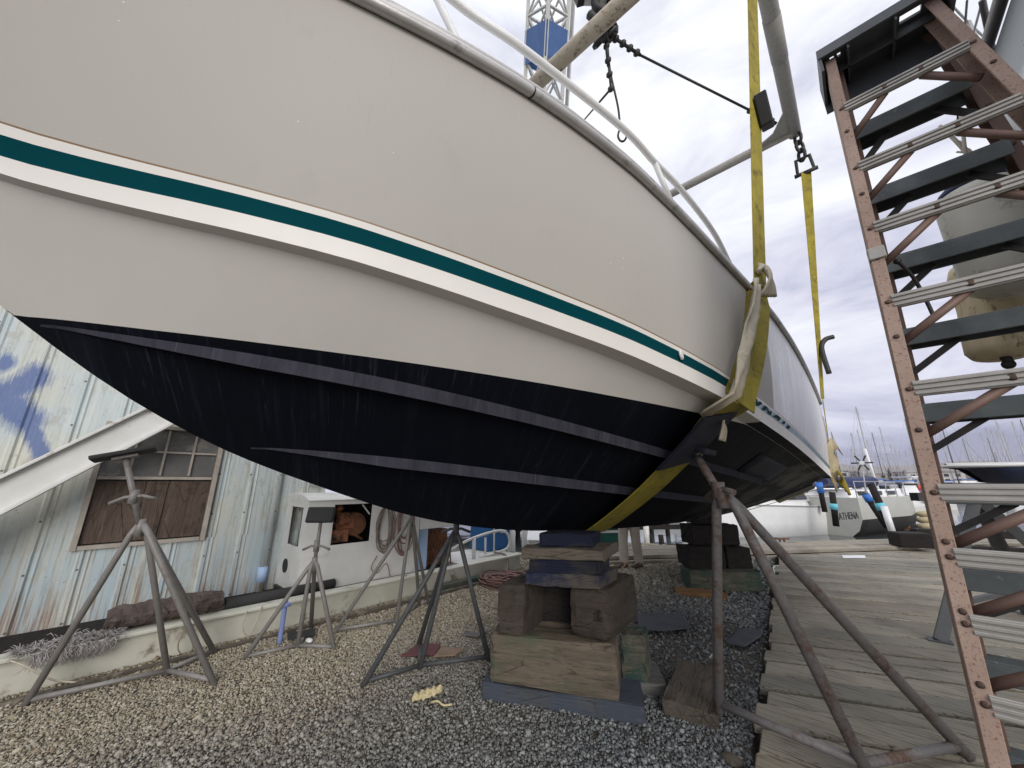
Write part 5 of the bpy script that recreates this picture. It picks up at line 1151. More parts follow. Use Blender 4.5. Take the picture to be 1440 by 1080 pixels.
for i in range(16):
    t = i/15; w = .58*min(1, (t*2.6+.02)**.6); h = .27+.03*t; zb = .10*max(0, 1-t*4); o = D0+dd*t; rk = -dx*.28*max(0, 1-t*5)
    rows.append([o+dn*w+rk+Vector((0, 0, h)), o+dn*w*.92+rk*.5+Vector((0, 0, h*.5+zb)), o+dn*w*.55+Vector((0, 0, zb)), o-dn*w*.55+Vector((0, 0, zb)), o-dn*w*.92+rk*.5+Vector((0, 0, h*.5+zb)), o-dn*w+rk+Vector((0, 0, h))])
b = MB(); gq = b.sheet(rows); b.face(gq[-1]); b.build('hull', M['navy_hull'], dg, solid=.015)
b = MB(); b.sheet([[r[0]+Vector((0, 0, -.02)), r[0].lerp(r[-1], .5)+Vector((0, 0, .04)), r[-1]+Vector((0, 0, -.02))] for r in rows]); b.build('deck', M['offwhite'], dg)
b = MB(); b.tube([r[0] for r in rows][::-1]+[r[-1] for r in rows], .018, 6); b.build('gunwale', M['white'], dg)
b = MB()
for t in (.22, .40): o = D0+dd*t; r = rows[int(t*15)]; q = r[-1].lerp(r[-2], .4); b.lathe(q, [(.045, 0), (.045, .012)], 10, -dn)
b.build('hand_hole', M['blackmetal'], dg)
b = MB(); q = D0+dd*.31; r = rows[5]; e = r[-1].lerp(r[-2], .45)-dn*.01; b.box(e, (.25, .012, .06), rz=math.atan2(dx.y, dx.x)); b.build('tan_patch', M['cloth_tan'], dg)
b = MB(); bx = D0+dd*.62+Vector((0, 0, .30)); b.box(bx+Vector((0, 0, .10)), (.7, .5, .2), rz=math.atan2(dx.y, dx.x)); b.bevel(.03, 2); tag(b.build('equipment_case', M['blackmetal']), 'black case standing on the navy dinghy', 'case')
# dark pier frame at the water behind the trestles
pf = thing('pier_frame', 'low dark timber pier frame at the water edge behind the trestle', 'pier', (2.2, 12.5, -.3))
b = MB(); b.beam((.6, 12.2, .38), (5.5, 14.6, .38), .2, .14); b.beam((.6, 12.2, .05), (5.5, 14.6, .05), .2, .16); b.build('beam', M['darkwood'], pf)
for k in range(5): b = MB(); p = Vector((.6, 12.2, 0)).lerp(Vector((5.5, 14.6, 0)), k/4); b.box(p+Vector((0, .12, -.35)), (.18, .18, 1.5)); b.build('post', M['darkwood'], pf)

# ------------------------------------------------------------------ person behind the block stack
def skinned(name, nodes, edges, mat, parent, sub=2, root=0):
    o0 = wloc(parent); me = bpy.data.meshes.new(name); me.from_pydata([tuple(Vector(p)-o0) for p, r in nodes], edges, []); o = bpy.data.objects.new(name, me); col.objects.link(o)
    md = o.modifiers.new('skin', 'SKIN'); md.use_smooth_shade = True
    for i, (p, r) in enumerate(nodes):
        sv = me.skin_vertices[0].data[i]; sv.radius = r if isinstance(r, tuple) else (r, r); sv.use_root = (i == root)
    o.modifiers.new('sub', 'SUBSURF').levels = sub; o.modifiers['sub'].render_levels = sub
    bpy.context.view_layer.update(); m2 = bpy.data.meshes.new_from_object(o.evaluated_get(bpy.context.evaluated_depsgraph_get()))
    bpy.data.objects.remove(o); bpy.data.meshes.remove(me); m2.name = name; m2.materials.clear(); m2.materials.append(mat)
    for p in m2.polygons: p.use_smooth = True
    q = bpy.data.objects.new(name, m2); col.objects.link(q); q.parent = parent; return q
pp = gz(889, 799); ps = thing('person', 'person in beige trousers and brown shoes standing behind the near block stack', 'person', pp)
fwd = Vector((-.25, -.97, 0)).normalized(); rt = Vector((fwd.y, -fwd.x, 0))   # facing roughly towards the yard; rt = figure's own right
vr = _R.copy(); vr.z = 0
def at(a, f_, z): return pp+vr*a+fwd*f_+Vector((0, 0, z))
body = [(at(0, 0, .90), (.13, .10)), (at(0, 0, 1.08), (.125, .095)), (at(0, 0, 1.28), (.15, .10)), (at(0, 0, 1.40), (.09, .07)), (at(0, .015, 1.48), .052), (at(0, .03, 1.56), (.068, .078)), (at(0, .03, 1.64), (.074, .088)), (at(0, .02, 1.71), (.06, .07))]
ed = [(i, i+1) for i in range(7)]
for s_ in (-1, 1):
    i = len(body); body += [(at(.17*s_, 0, 1.36), .052), (at(.215*s_, -.02, 1.12), .042), (at(.22*s_, .08, .90), .033), (at(.22*s_, .10, .85), .026), (at(.22*s_, .115, .80), (.018, .034))]; ed += [(2, i), (i, i+1), (i+1, i+2), (i+2, i+3), (i+3, i+4)]
    for k in range(4): j = len(body); fo = (k-1.5)*.019; L = (.062, .072, .068, .052)[k]; body += [(at(.225*s_, .115+fo, .765), .0095), (at(.222*s_, .118+fo, .765-L*.6), .0085), (at(.212*s_, .122+fo, .765-L), .0075)]; ed += [(i+4, j), (j, j+1), (j+1, j+2)]
    j = len(body); body += [(at(.215*s_, .155, .80), .010), (at(.205*s_, .165, .765), .009)]; ed += [(i+3, j), (j, j+1)]
    i = len(body); body += [(at(.085*s_, 0, .80), .075), (at(.10*s_, .01, .45), .048), (at(.105*s_, 0, .10), .036), (at(.11*s_, .05, .05), .034), (at(.112*s_, .15, .03), .03)]; ed += [(0, i), (i, i+1), (i+1, i+2), (i+2, i+3), (i+3, i+4)]
skinned('body', body, ed, M['skin'], ps)
tr = [(at(0, 0, .93), (.165, .125))]; te = []
for s_ in (-1, 1):
    i = len(tr); tr += [(at(.088*s_, 0, .78), (.098, .105)), (at(.11*s_, .015, .46), (.078, .085)), (at(.125*s_, 0, .14), (.072, .08)), (at(.13*s_, .01, .065), (.076, .088))]; te += [(0, i), (i, i+1), (i+1, i+2), (i+2, i+3)]
skinned('trousers', tr, te, M['trouser'], ps)
for s_ in (-1, 1): skinned('shoe', [(at(.13*s_, -.07, .05), (.04, .045)), (at(.132*s_, .03, .052), (.046, .045)), (at(.14*s_, .13, .04), (.045, .035)), (at(.145*s_, .19, .035), (.036, .026))], [(0, 1), (1, 2), (2, 3)], M['shoe'], ps)
jk = [(at(0, 0, .92), (.17, .13)), (at(0, 0, 1.12), (.155, .12)), (at(0, 0, 1.30), (.175, .12)), (at(0, 0, 1.42), (.09, .075))]; je = [(0, 1), (1, 2), (2, 3)]
for s_ in (-1, 1): i = len(jk); jk += [(at(.18*s_, 0, 1.37), .068), (at(.22*s_, -.02, 1.12), .056), (at(.225*s_, .07, .90), .046)]; je += [(2, i), (i, i+1), (i+1, i+2)]
skinned('jacket', jk, je, M['jacket'], ps)
b = MB(); b.sphere(at(0, .005, 1.675), .098, (.92, 1.0, 1.0), 16, 10); b.build('hair', M['hair'], ps)
b = MB()
for s_ in (-1, 1): b.sphere(at(.03*s_, .108, 1.625), .012, (1, 1, 1), 8, 6)
b.build('eyes', M['blackmetal'], ps)
b = MB(); b.tube([at(0, .105, 1.62), at(0, .135, 1.585), at(0, .11, 1.575)], [.01, .014, .01], 8); b.tube([at(-.025, .105, 1.55), at(0, .115, 1.548), at(.025, .105, 1.55)], .006, 6); b.build('nose_and_mouth', M['skin'], ps)
b = MB()
for s_ in (-1, 1): b.sphere(at(.078*s_, .015, 1.60), .026, (.4, .8, 1.2), 8, 6)
b.build('ears', M['skin'], ps)
M['tanwall'] = simple('tan_board_wall', (.52, .43, .28), (.42, .35, .23), 3, .85, 0, .1, 20)

# ------------------------------------------------------------------ marina
WLZ = -1.0
def onw(u, v): return gz(u, v, WLZ)
def heading(d): return math.atan2(-d.x, d.y)     # rotation that turns +y into d
HEAD = {'y': 0}
# near white power boat, stern to the right
a, c = onw(1040, 752), onw(1172, 744); d = (a-c); d.z = 0; mid = (a+c)/2; L = d.length
pb = thing('power_boat', 'white power boat with blue cover moored stern to the right beyond the wharf', 'boat', (mid.x, mid.y, WLZ))
dx, dn = d.normalized(), None; dn = Vector((-dx.y, dx.x, 0)); dn = dn if dn.dot(mid) < 0 else -dn
L = 9.0; org = Vector((c.x, c.y, WLZ))
rows = []
for i in range(14):
    t = i/13; y = L*t; w = 1.45*min(1, (1-t)*2.4+.02)**.6*(.9+.1*min(1, t*4)); h = 1.25+.28*t; ft = .75*max(0, 1-t*9)
    o = org+dx*y; rows.append([o+dn*w-dx*0+Vector((0, 0, h-ft)), o+dn*w*.96+Vector((0, 0, min(.62, h-ft-.02))), o+dn*w*.88+Vector((0, 0, -.25)), o-dn*w*.88+Vector((0, 0, -.25)), o-dn*w*.96+Vector((0, 0, min(.62, h-ft-.02))), o-dn*w+Vector((0, 0, h-ft))])
b = MB(); gq = b.sheet(rows); b.face(gq[0]); b.face(gq[-1]); b.sheet([[r[0]+Vector((0, 0, -.02)), r[-1]+Vector((0, 0, -.02))] for r in rows], False); b.build('hull', M['white'], pb)
b = MB(); b.sheet([[r[2]+dn*.01+Vector((0, 0, .33)), r[2]+dn*.01+Vector((0, 0, .23))] for r in rows[1:]]); b.build('boot_stripe', M['blackmetal'], pb)
b = MB(); b.sheet([[r[0]+dn*.02+Vector((0, 0, -.08)), r[0]+dn*.03+Vector((0, 0, -.02))] for r in rows[1:]]); b.build('sheer_moulding', M['mast'], pb)
b = MB(); o = org+dx*5.2+Vector((0, 0, 1.3)); rz = math.atan2(dx.y, dx.x); b.box(o+Vector((0, 0, .42)), (4.4, 2.0, .9), rz=rz, taper=.84); b.bevel(.08, 2); cb = b.build('cabin', M['white'], pb)
b = MB(); b.box(o+Vector((0, 0, .50)), (4.1, 2.06, .34), rz=rz, taper=.93); b.build('cabin_window', M['glassdark'], cb)
b = MB(); b.box(org+dx*3.0+Vector((0, 0, 1.75)), (1.1, 1.7, .5), rz=rz, taper=.8); b.bevel(.1, 2); b.build('console', M['offwhite'], pb)
b = MB(); q = org+dx*4.3+dn*.6+Vector((0, 0, 2.45)); b.prism([q, q+dx*.5, q+dx*.1+Vector((0, 0, -.9)), q-dx*.3+Vector((0, 0, -.9))], -dn*.3); b.build('blue_cover', M['blue'], pb)
b = MB()
for s_ in (-.9, .9):
    for k in range(5): p = org+dx*(1+.9*k)+dn*s_+Vector((0, 0, 1.25)); b.tube([p, p+Vector((0, 0, .55))], .02, 5)
    b.tube([org+dx*1+dn*s_+Vector((0, 0, 1.8)), org+dx*4.6+dn*s_+Vector((0, 0, 1.8))], .02, 5)
b.build('hand_rail', M['mast'], pb)
b = MB(); b.box(org-dx*.35+Vector((0, 0, .55)), (.35, .4, .7), rz=rz); b.box(org-dx*.35+Vector((0, 0, 1.0)), (.5, .5, .45), rz=rz); b.bevel(.05, 1); b.tube([org-dx*.4+Vector((0, 0, .3)), org-dx*.5+Vector((0, 0, -.5))], .08, 8); b.build('outboard_motor', M['blackmetal'], pb)
# sailboat whose name shows on the stern quarter
a, c = onw(1158, 752), onw(1282, 738); d = c-a; d.z = 0; dx = d.normalized(); dn = Vector((dx.y, -dx.x, 0)); dn = dn if dn.dot(a) < 0 else -dn; rz = math.atan2(dx.y, dx.x)
org = Vector((a.x, a.y, WLZ))+dx*.4; L = d.length*.98
at_ = thing('sailboat', 'grey and white sailboat lettered ATHENA with navy boom cover', 'sailboat', (org.x+dx.x*L/2, org.y+dx.y*L/2, WLZ))
rows = []
for i in range(14):
    t = i/13; w = 1.5*min(1, (1-t)*2.1+.02)**.65; h = 1.75+.0*t-.95*max(0, t-.72)/.28; o = org+dx*L*t
    rows.append([o+dn*w+Vector((0, 0, h)), o+dn*w*1.0+Vector((0, 0, h*.45)), o+dn*w*.86+Vector((0, 0, .28)), o+dn*w*.5+Vector((0, 0, -.2)), o-dn*w*.5+Vector((0, 0, -.2)), o-dn*w*.86+Vector((0, 0, .28)), o-dn*w+Vector((0, 0, h))])
M['athena'] = simple('pale_grey_topsides', (.50, .50, .46), (.44, .44, .40), 2, .4, 0, 0)
b = MB(); gq = b.sheet(rows); b.face(gq[0]); b.sheet([[r[0]+Vector((0, 0, -.02)), r[-1]+Vector((0, 0, -.02))] for r in rows], False)
for f in b.bm.faces:
    zc = sum(v.co.z for v in f.verts)/len(f.verts)
    if zc < WLZ+.62: f.material_index = 1
b.build('hull', [M['athena'], M['blackmetal']], at_)
tt = -.3
def pu(p):
    q = p-CAM; return 720+FPX*q.dot(_R)/q.dot(_F)
while pu(org+dx*L*tt+dn*1.53) < 1201 and tt < .6: tt += .004
q = org+dx*(L*tt)+dn*1.53+Vector((0, 0, .86)); text_mesh('boat_name', 'ATHENA', .44, M['blackmetal'], at_, q, dx, (0, 0, 1), .01)
b = MB(); b.box(org+dx*L*.38+Vector((0, 0, 1.9)), (L*.62, 2.0, .4), rz=rz, taper=.9); b.bevel(.1, 2); cb = b.build('cabin', M['white'], at_)
b = MB(); 
for k in range(3): b.box(org+dx*L*(.2+.16*k)+Vector((0, 0, 1.93)), (.9, 2.04, .2), rz=rz)
b.build('cabin_window', M['glassdark'], cb)
b = MB(); b.tube([org+dx*L*.06+Vector((0, 0, 2.42)), org+dx*L*.60+Vector((0, 0, 2.5))], [.26, .32], 10); b.build('boom_cover', M['navy'], at_)
b = MB(); b.tube([org+dx*L*.66+Vector((0, 0, 2)), org+dx*L*.62+Vector((0, 0, 4.4))], .07, 8); b.build('mast', M['white'], at_)
b = MB()
for k in range(6): p = org+dx*L*(.05+.11*k)+dn*1.3+Vector((0, 0, 1.75)); b.tube([p, p+Vector((0, 0, .75))], .022, 5)
b.tube([org+dx*L*.05+dn*1.3+Vector((0, 0, 2.5)), org+dx*L*.6+dn*1.3+Vector((0, 0, 2.5))], .018, 5); b.build('lifeline', M['mast'], at_)
b = MB(); b.box(org+dx*L*.12+Vector((0, 0, 2.35)), (1.5, 1.5, .22), rz=rz, taper=.7); b.bevel(.06, 1); b.build('bimini', M['navy'], at_)
b = MB()
for k in range(3): q = org+dx*(L*.66+.2*k)+dn*1.6+Vector((0, 0, .2+.3*k)); b.sphere(q, .26, (1.7, 1, .7), 10, 8)
b.build('fender', M['cloth_tan'], at_)
# wind generator on a pole
wg = thing('wind_generator', 'small six-bladed wind generator on a pole above the moored boats', 'wind generator', gy(1212, 690, 26))
hubp = gy(1212, 651, 26); b = MB(); b.tube([gy(1220, 712, 26), hubp], .035, 6); b.build('pole', M['mast'], wg)
vd = (hubp-CAM).normalized(); uu = vd.cross(Vector((0, 0, 1))).normalized(); ww = uu.cross(vd)
b = MB(); b.lathe(hubp-vd*.1, [(.085, 0), (.10, .1), (.04, .4)], 12, vd); b.build('hub', M['white'], wg)
for k in range(6):
    t = math.pi/3*k+.02; e = uu*math.cos(t)+ww*math.sin(t); s_ = uu*-math.sin(t)+ww*math.cos(t); b = MB()
    b.prism([hubp+e*.12-s_*.035, hubp+e*.42-s_*.04, hubp+e*.42+s_*.03, hubp+e*.12+s_*.03], vd*.03); b.build('blade', M['blackmetal'], wg)
# pilings with wrapped tops
def piling(name, label, base, top, r, mat, wrap=None, group='mooring piles'):
    o = thing(name, label, 'pile', (base.x, base.y, WLZ-.3), group); b = MB(); b.tube([base, top], r, 12); b.build('shaft', M[mat], o)
    if wrap:
        w0, w1, m = wrap; b = MB(); b.tube([base.lerp(top, w0), base.lerp(top, w1)], r*1.25, 12); b.build('wrap', M[m], o)
    return o
Yp = 21.5
piling('mooring_pile', 'leaning dark pile with bright blue wrap right of the lettered sailboat', gy(1248, 742, Yp), gy(1216, 694, Yp), .11, 'darkwood', (.76, .98, 'blue'))
piling('mooring_pile', 'leaning dark pile with turquoise wrap and black tall top', gy(1256, 750, Yp-1), gy(1224, 680, Yp-1), .12, 'darkwood', (.45, .6, 'cyan'))
piling('mooring_pile', 'dark pile with turquoise wrap between the two nearest boats', gy(1176, 740, 23), gy(1170, 692, 23), .12, 'darkwood', (.48, .66, 'cyan'))
piling('mooring_pile', 'short dark pile with bright blue wrap above the power boat stern', gy(1160, 720, 24), gy(1151, 676, 24), .11, 'darkwood', (.6, .95, 'blue'))
piling('mooring_pile', 'bare white pile slanting beside the blue wrapped pile', gy(1258, 758, Yp-2), gy(1243, 712, Yp-2), .10, 'white')
b = MB(); q = onw(1262, 744); b.box(q+Vector((0, 0, .3)), (1.0, .9, .9)); b.bevel(.05, 1); tag(b.build('dock_fender_block', M['rust']), 'dark brown block at the foot of the turquoise wrapped pile', 'block')

# generic moored boats, copied
def moored(label, hullmat, mastmat, covermat, mh=11.5, L=9, beam=2.7, power=False):
    o = thing('moored_sailboat' if not power else 'moored_motorboat', label, 'boat', (0, 0, 0), 'boats moored in the far marina')
    S = loft_boat(L, beam, 1.1, .35); b, A, B = hull_mesh(S, (0, 0, 0)); b.build('hull', M[hullmat], o)
    b = MB(); b.box((0, L*.05, 1.35 if not power else 1.8), (beam*.6, L*.42, .55 if not power else 1.5), taper=.82); b.bevel(.08, 1); b.build('cabin', M['white'], o)
    b = MB(); b.box((0, L*.05, 1.4 if not power else 2.0), (beam*.61, L*.37, .22 if not power else .5)); b.build('cabin_window', M['glassdark'], o)
    if not power:
        b = MB(); b.tube([(0, L*.1, 1.2), (0, L*.1, mh)], [.085, .06], 6); b.beam((-.5, L*.1, mh*.6), (.5, L*.1, mh*.6), .04, .04)
        for (x, y) in ((0, L*.5), (0, -L*.5), (beam*.45, L*.08), (-beam*.45, L*.08)): b.tube([(x, y, 1.15), (0, L*.1, mh)], .012, 3)
        b.build('mast', M[mastmat], o); b = MB(); b.tube([(0, L*.1, 2.2), (0, -L*.32, 2.15)], [.14, .2], 8); b.build('boom_cover', M[covermat], o)
    else:
        b = MB(); b.box((0, -L*.2, 2.9), (beam*.7, L*.3, .1)); b.build('canopy', M[covermat], o)
    return o
mats_ = [('moored white sailboat in the far marina, navy boom cover and pale mast', 'white', 'mast', 'navy', 11.5), ('moored white sailboat in the far marina, red boom cover and pale mast', 'white', 'mast', 'redbuoy', 10.5), ('moored white sailboat in the far marina, bare white boom and dark mast', 'white', 'mast_dark', 'offwhite', 13.0), ('moored dark-hulled sailboat in the far marina with a blue boom cover', 'navy_hull', 'mast', 'blue', 12)]
protos = [moored(*m) for m in mats_]; protos.append(moored('moored white motorboat in the far marina under a navy canopy', 'white', 'mast', 'navy', power=True, L=8.5))
protos.append(moored('moored white motorboat in the far marina under a bright blue cover', 'white', 'mast', 'blue', power=True, L=7.5)); protos.append(moored('moored white motorboat in the far marina under a white canopy', 'white', 'mast', 'white', power=True, L=8)); used = [False]*7
def put(k, p, rz, s=1):
    if not used[k]: used[k] = True; o = protos[k]; o.location = p; o.rotation_euler = (0, 0, rz); o.scale = (s, s, s); return o
    return copy_thing(protos[k], p, rz, s)
rb_ = random.Random(11)
def far(u, dist):
    dr = ray(u, 680); h = Vector((dr.x, dr.y, 0)).normalized(); return Vector((h.x*dist, h.y*dist, WLZ))
spots = []
for row, (dist, us) in enumerate(((70, range(1010, 1250, 30)), (92, range(1000, 1480, 26)), (64, range(1205, 1290, 22)), (84, range(1345, 1480, 21)), (120, range(1170, 1500, 15)), (160, range(1180, 1500, 13)), (44, range(1060, 1190, 22)), (34, range(1050, 1170, 40)), (75, range(1165, 1300, 13)), (105, range(1160, 1310, 11)), (140, range(1160, 1320, 10)))):
    for u in us:
        spots.append((u+rb_.uniform(-8, 8), dist*rb_.uniform(.93, 1.07), row))
for i, (u, ds, row) in enumerate(spots):
    k = rb_.choice([0, 0, 2, 1, 3, 4, 5, 6] if row not in (2, 6) and ds > 60 else [4, 5, 6]); put(k, far(u, ds), R(rb_.choice([28, 35, 210, 118])+rb_.uniform(-8, 8)), rb_.uniform(.8, 1.12) if row < 8 else rb_.uniform(.55, .78))
# boats and piles seen below the keel
put(2, gz(960, 742, WLZ)+Vector((0, 7, 0)), R(110)); put(4, gz(770, 752, WLZ)+Vector((-4, 10, 0)), R(100), .9); put(0, gz(905, 748, WLZ)+Vector((-2, 12, 0)), R(95), .9)
PG = 'pale piles along the basin behind the keel'
for i, (u, v, w, t) in enumerate(((910, 768, 735, 0), (963, 772, 730, 0), (792, 768, 700, 0), (740, 776, 705, 0), (720, 780, 705, 0), (755, 774, 705, 0))):
    q = gz(u, v, WLZ) if i < 2 else gz(u, v, -.4); dist = q.y; top = gy(u-2, w, q.y); o = piling('wharf_pile', 'pale weathered pile standing in the basin behind the keel', Vector((q.x, q.y, WLZ-.3)), top, .11, 'offwhite', None, PG)
for u in (916, 931, 972): q = gz(u, 768, WLZ); piling('wharf_pile', 'short dark pile stub at the wharf edge behind the keel', Vector((q.x, q.y, WLZ-.3)), gy(u-2, 752, q.y), .10, 'darkwood', None, 'dark pile stubs at the wharf edge')
gs = thing('green_skip', 'green painted steel box with a white band behind the standing person', 'skip', (-4.6, 8.2, 0)); q0, q1 = gz(835, 775), gz(872, 774); q0.z = q1.z = .0; e = (q1-q0).normalized(); e.z = 0; dp = Vector((-e.y, e.x, 0))
b = MB(); q = q0-e*.4; b.prism([q, q1+e*.12, q1+e*.12+dp*.5, q+dp*.5], (0, 0, 1.0)); b.bevel(.02, 1); b.build('box', M['greentarp'], gs)
b = MB(); q = q-dp*.006; zz = .36
b.prism([q+Vector((0, 0, zz)), q1+e*.12-dp*.006+Vector((0, 0, zz)), q1+e*.12-dp*.006+Vector((0, 0, zz+.05)), q+Vector((0, 0, zz+.05))], -dp*.004); b.prism([q+Vector((0, 0, zz+.09)), q1+e*.12-dp*.006+Vector((0, 0, zz+.09)), q1+e*.12-dp*.006+Vector((0, 0, zz+.12)), q+Vector((0, 0, zz+.12))], -dp*.004); b.build('white_band', M['white'], gs)
# old timber pier and tan shed across the basin, seen low between keel and gravel
pr = thing('timber_pier', 'dark low timber pier across the basin, seen under the keel', 'pier', onw(860, 752)); a, c = onw(690, 756), onw(1010, 751); a.z = c.z = -.25
b = MB(); b.beam(a, c, 1.2, .16); b.beam(a+Vector((0, -.6, -.35)), c+Vector((0, -.6, -.35)), .14, .2); b.build('deck_beam', M['darkwood'], pr)
for k in range(15): p = lerp(a, c, k/14); b = MB(); b.tube([p+Vector((0, -.5, -1.2)), p+Vector((0, -.5, .1+.35*(k % 3 == 0)))], .11, 8); b.build('post', M['darkwood'] if k % 3 else M['offwhite'], pr)
ds = thing('dock_shed', 'low tan wooden shed across the basin behind the blue bin', 'shed', onw(668, 750)); q = onw(672, 752); q.z = -.2
b = MB(); b.box(q+Vector((-2, 3, 1.0)), (7, 4, 2.0), rz=R(35)); b.build('wall', M['tanwall'], ds)
b = MB(); b.box(q+Vector((-2, 3, 2.1)), (7.6, 4.6, .2), rz=R(35)); b.build('roof', M['offwhite'], ds)
b = MB(); b.box(q+Vector((-2, 3, 1.0))+Matrix.Rotation(R(35), 3, 'Z') @ Vector((1.2, -2.02, -.1)), (1.6, .06, 1.2), rz=R(35)); b.build('window', M['glassdark'], ds)
# dock floats
for (u0, v0, u1, v1, w, nm) in ((1190, 726, 1330, 716, 1.6, 'long pale floating dock behind the lettered sailboat'), (1060, 722, 1160, 720, 1.5, 'pale floating dock behind the white power boat')):
    a, c = onw(u0, v0), onw(u1, v1); b = MB(); b.beam(a+Vector((0, 0, .25)), c+Vector((0, 0, .25)), w, .5); tag(b.build('floating_dock', M['offwhite']), nm, 'floating dock')
# low shore with houses
b = MB(); dr = [far(u, 330) for u in range(820, 1560, 40)]; dr2 = [far(u, 520) for u in range(820, 1560, 40)]
b.sheet([[p+Vector((0, 0, -1)) for p in dr], [p+Vector((0, 0, 1.6)) for p in dr], [p+Vector((0, 0, 3.2)) for p in dr2]], False)
M['shore'] = simple('shore_scrub', (.10, .11, .09), (.15, .14, .12), .06, .9, 0, 0); structure(b.build('shore', M['shore'], origin=(0, 0, 0)))
M['housewall'] = simple('pale_house_wall', (.72, .70, .68), (.62, .60, .58), .2, .8, 0, 0); M['houseroof'] = simple('grey_brown_roof', (.30, .28, .27), (.24, .22, .22), .3, .8, 0, 0); M['housewall2'] = simple('tan_house_wall', (.46, .40, .37), (.38, .33, .31), .2, .8, 0, 0)
def house(wm):
    o = thing('waterside_house', 'pale two-storey house with pitched roof in the far waterside row', 'house', (0, 0, 0), 'houses along the far shore'); b = MB(); b.box((0, 0, 3.2), (13, 9, 6.4)); b.build('wall', M[wm], o)
    b = MB(); b.prism([(-6.9, -5, 6.4), (6.9, -5, 6.4), (6.9, 0, 9.6), (-6.9, 0, 9.6)], (0, 0, .3)); b.prism([(-6.9, 5, 6.4), (6.9, 5, 6.4), (6.9, 0, 9.6), (-6.9, 0, 9.6)], (0, 0, .3)); b.prism([(-6.4, -4.4, 6.4), (-6.4, 4.4, 6.4), (-6.4, 0, 9.4)], (12.8, 0, 0)); b.build('roof', M['houseroof'], o)
    for (x, z) in ((-4.3, 1.9), (0, 1.9), (4.3, 1.9), (-4.3, 4.7), (0, 4.7), (4.3, 4.7)): b = MB(); b.box((x, -4.52, z), (1.8, .1, 1.5)); b.build('window', M['glassdark'], o)
    return o
hs = [house('housewall'), house('housewall2')]; hs[1]['label'] = 'tan two-storey house with pitched roof in the far waterside row'; hu = [False, False]
for i, u in enumerate(range(1150, 1520, 21)):
    k = (i*7+i//3) % 3 // 2; p = far(u+rb_.uniform(-4, 4), 350+rb_.uniform(-12, 25)); p.z = 1.2; rz = math.atan2(p.y, p.x)-math.pi/2+R(rb_.uniform(-12, 12)); s = rb_.uniform(.95, 1.35)
    if not hu[k]: hu[k] = True; o = hs[k]; o.location = p; o.rotation_euler = (0, 0, rz); o.scale = (s, s, s)
    else: copy_thing(hs[k], p, rz, s)
for u, v in ((1277, 702), (1298, 700)):
    q = far(u, 85); b = MB(); b.sphere(q+Vector((0, 0, 1.6)), 1.0, (1.5, 1, .7), 10, 8); tag(b.build('red_boat_cover', M['redbuoy']), 'bright red cover on a moored boat, %s of the pair' % ('left' if u < 1290 else 'right'), 'cover')

# ------------------------------------------------------------------ sky, sun, camera
w = bpy.data.worlds.new('World'); scene.world = w; w.use_nodes = True; nt = w.node_tree; N = nt.nodes; Lk = nt.links
bg = N['Background']; out = N['World Output']
sky = N.new('ShaderNodeTexSky'); sky.sky_type = 'NISHITA'; sky.sun_disc = False
SUN_EL, SUN_AZ = R(17), R(126)      # azimuth from +y towards +x
sky.sun_elevation = SUN_EL; sky.sun_rotation = SUN_AZ; Lk.new(sky.outputs[0], bg.inputs[0]); bg.inputs[1].default_value = .10
tc = N.new('ShaderNodeTexCoord'); mp = N.new('ShaderNodeMapping'); Lk.new(tc.outputs['Generated'], mp.inputs[0]); mp.inputs['Scale'].default_value = (1, 1, 2.6)
def wn(sc, de, ro, di=0):
    n = N.new('ShaderNodeTexNoise'); Lk.new(mp.outputs[0], n.inputs['Vector']); n.inputs['Scale'].default_value = sc; n.inputs['Detail'].default_value = de; n.inputs['Roughness'].default_value = ro; n.inputs['Distortion'].default_value = di; return n.outputs['Fac']
def wr(f, st):
    r = N.new('ShaderNodeValToRGB'); Lk.new(f, r.inputs[0]); cr = r.color_ramp
    while len(cr.elements) < len(st): cr.elements.new(.5)
    for e, (p, c) in zip(cr.elements, st): e.position = p; e.color = (*c, 1)
    return r.outputs[0]
f = wn(2.1, 9, .60, .5)
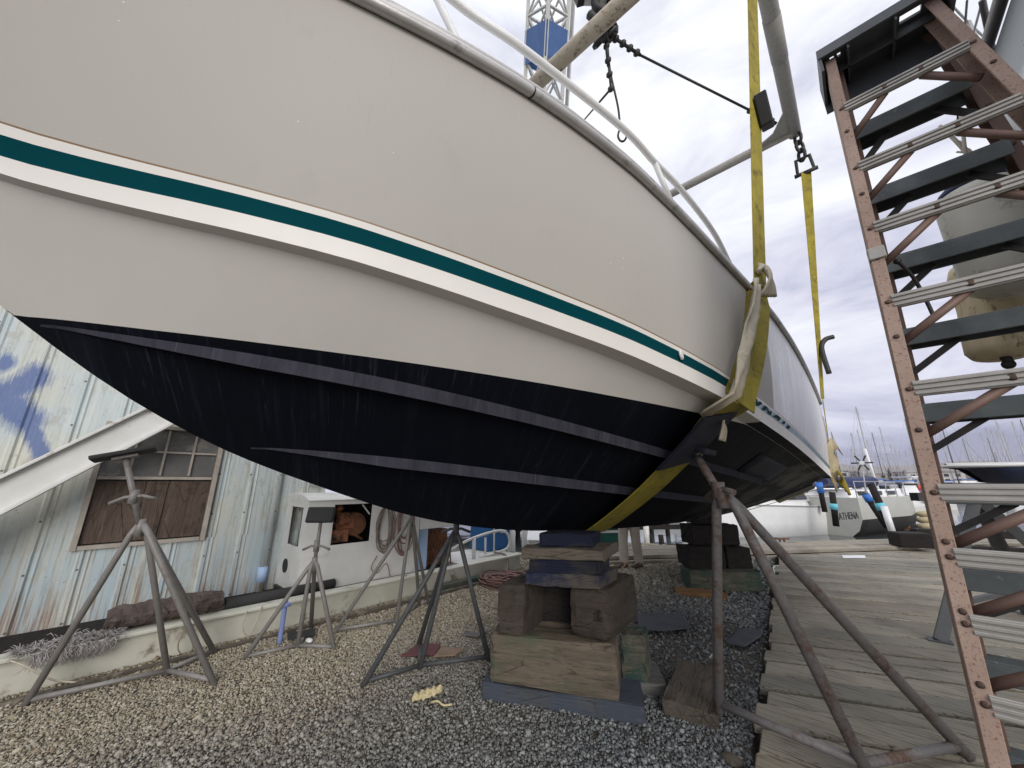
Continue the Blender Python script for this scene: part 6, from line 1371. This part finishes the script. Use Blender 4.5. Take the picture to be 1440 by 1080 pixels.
sepz = N.new('ShaderNodeSeparateXYZ'); Lk.new(tc.outputs['Generated'], sepz.inputs[0])
ad = N.new('ShaderNodeMath'); ad.operation = 'MULTIPLY_ADD'; Lk.new(sepz.outputs[2], ad.inputs[0]); ad.inputs[1].default_value = .40; f2 = N.new('ShaderNodeMath'); f2.operation = 'MULTIPLY_ADD'; Lk.new(f, f2.inputs[0]); f2.inputs[1].default_value = 1.45; f2.inputs[2].default_value = -.23; Lk.new(f2.outputs[0], ad.inputs[2])
cc = wr(ad.outputs[0], [(.38, (.205, .205, .285)), (.50, (.295, .30, .38)), (.61, (.38, .385, .46)), (.73, (.45, .46, .515)), (.86, (.51, .52, .55)), (1.0, (.58, .585, .59))])
b2 = N.new('ShaderNodeBackground'); Lk.new(cc, b2.inputs[0]); zr = wr(sepz.outputs[2], [(.86, (1, 1, 1)), (.97, (2.4, 2.4, 2.4))]); Lk.new(zr, b2.inputs[1])
mx = N.new('ShaderNodeMixShader'); mk = wr(f, [(.2, (.86, .86, .86)), (.5, (1, 1, 1))]); Lk.new(mk, mx.inputs[0]); Lk.new(bg.outputs[0], mx.inputs[1]); Lk.new(b2.outputs[0], mx.inputs[2]); Lk.new(mx.outputs[0], out.inputs[0])
sd = bpy.data.lights.new('sun', 'SUN'); sd.energy = 1.1; sd.angle = R(34); sd.color = (1, .96, .90); so = bpy.data.objects.new('sun', sd); col.objects.link(so)
sdir = Vector((math.sin(SUN_AZ)*math.cos(SUN_EL), math.cos(SUN_AZ)*math.cos(SUN_EL), math.sin(SUN_EL))); so.rotation_euler = (-sdir).to_track_quat('-Z', 'Y').to_euler(); so.location = (5, 0, 20)
cd = bpy.data.cameras.new('camera'); cd.sensor_width = 36; cd.lens = FPX/1440*36; cd.clip_start = .05; cd.clip_end = 6000
co = bpy.data.objects.new('camera', cd); col.objects.link(co); co.location = CAM; co.rotation_euler = (math.pi/2+PITCH, 0, YAW); scene.camera = co
scene.view_settings.view_transform = 'Standard'; scene.view_settings.look = 'None'; scene.view_settings.gamma = 1; scene.view_settings.exposure = .9
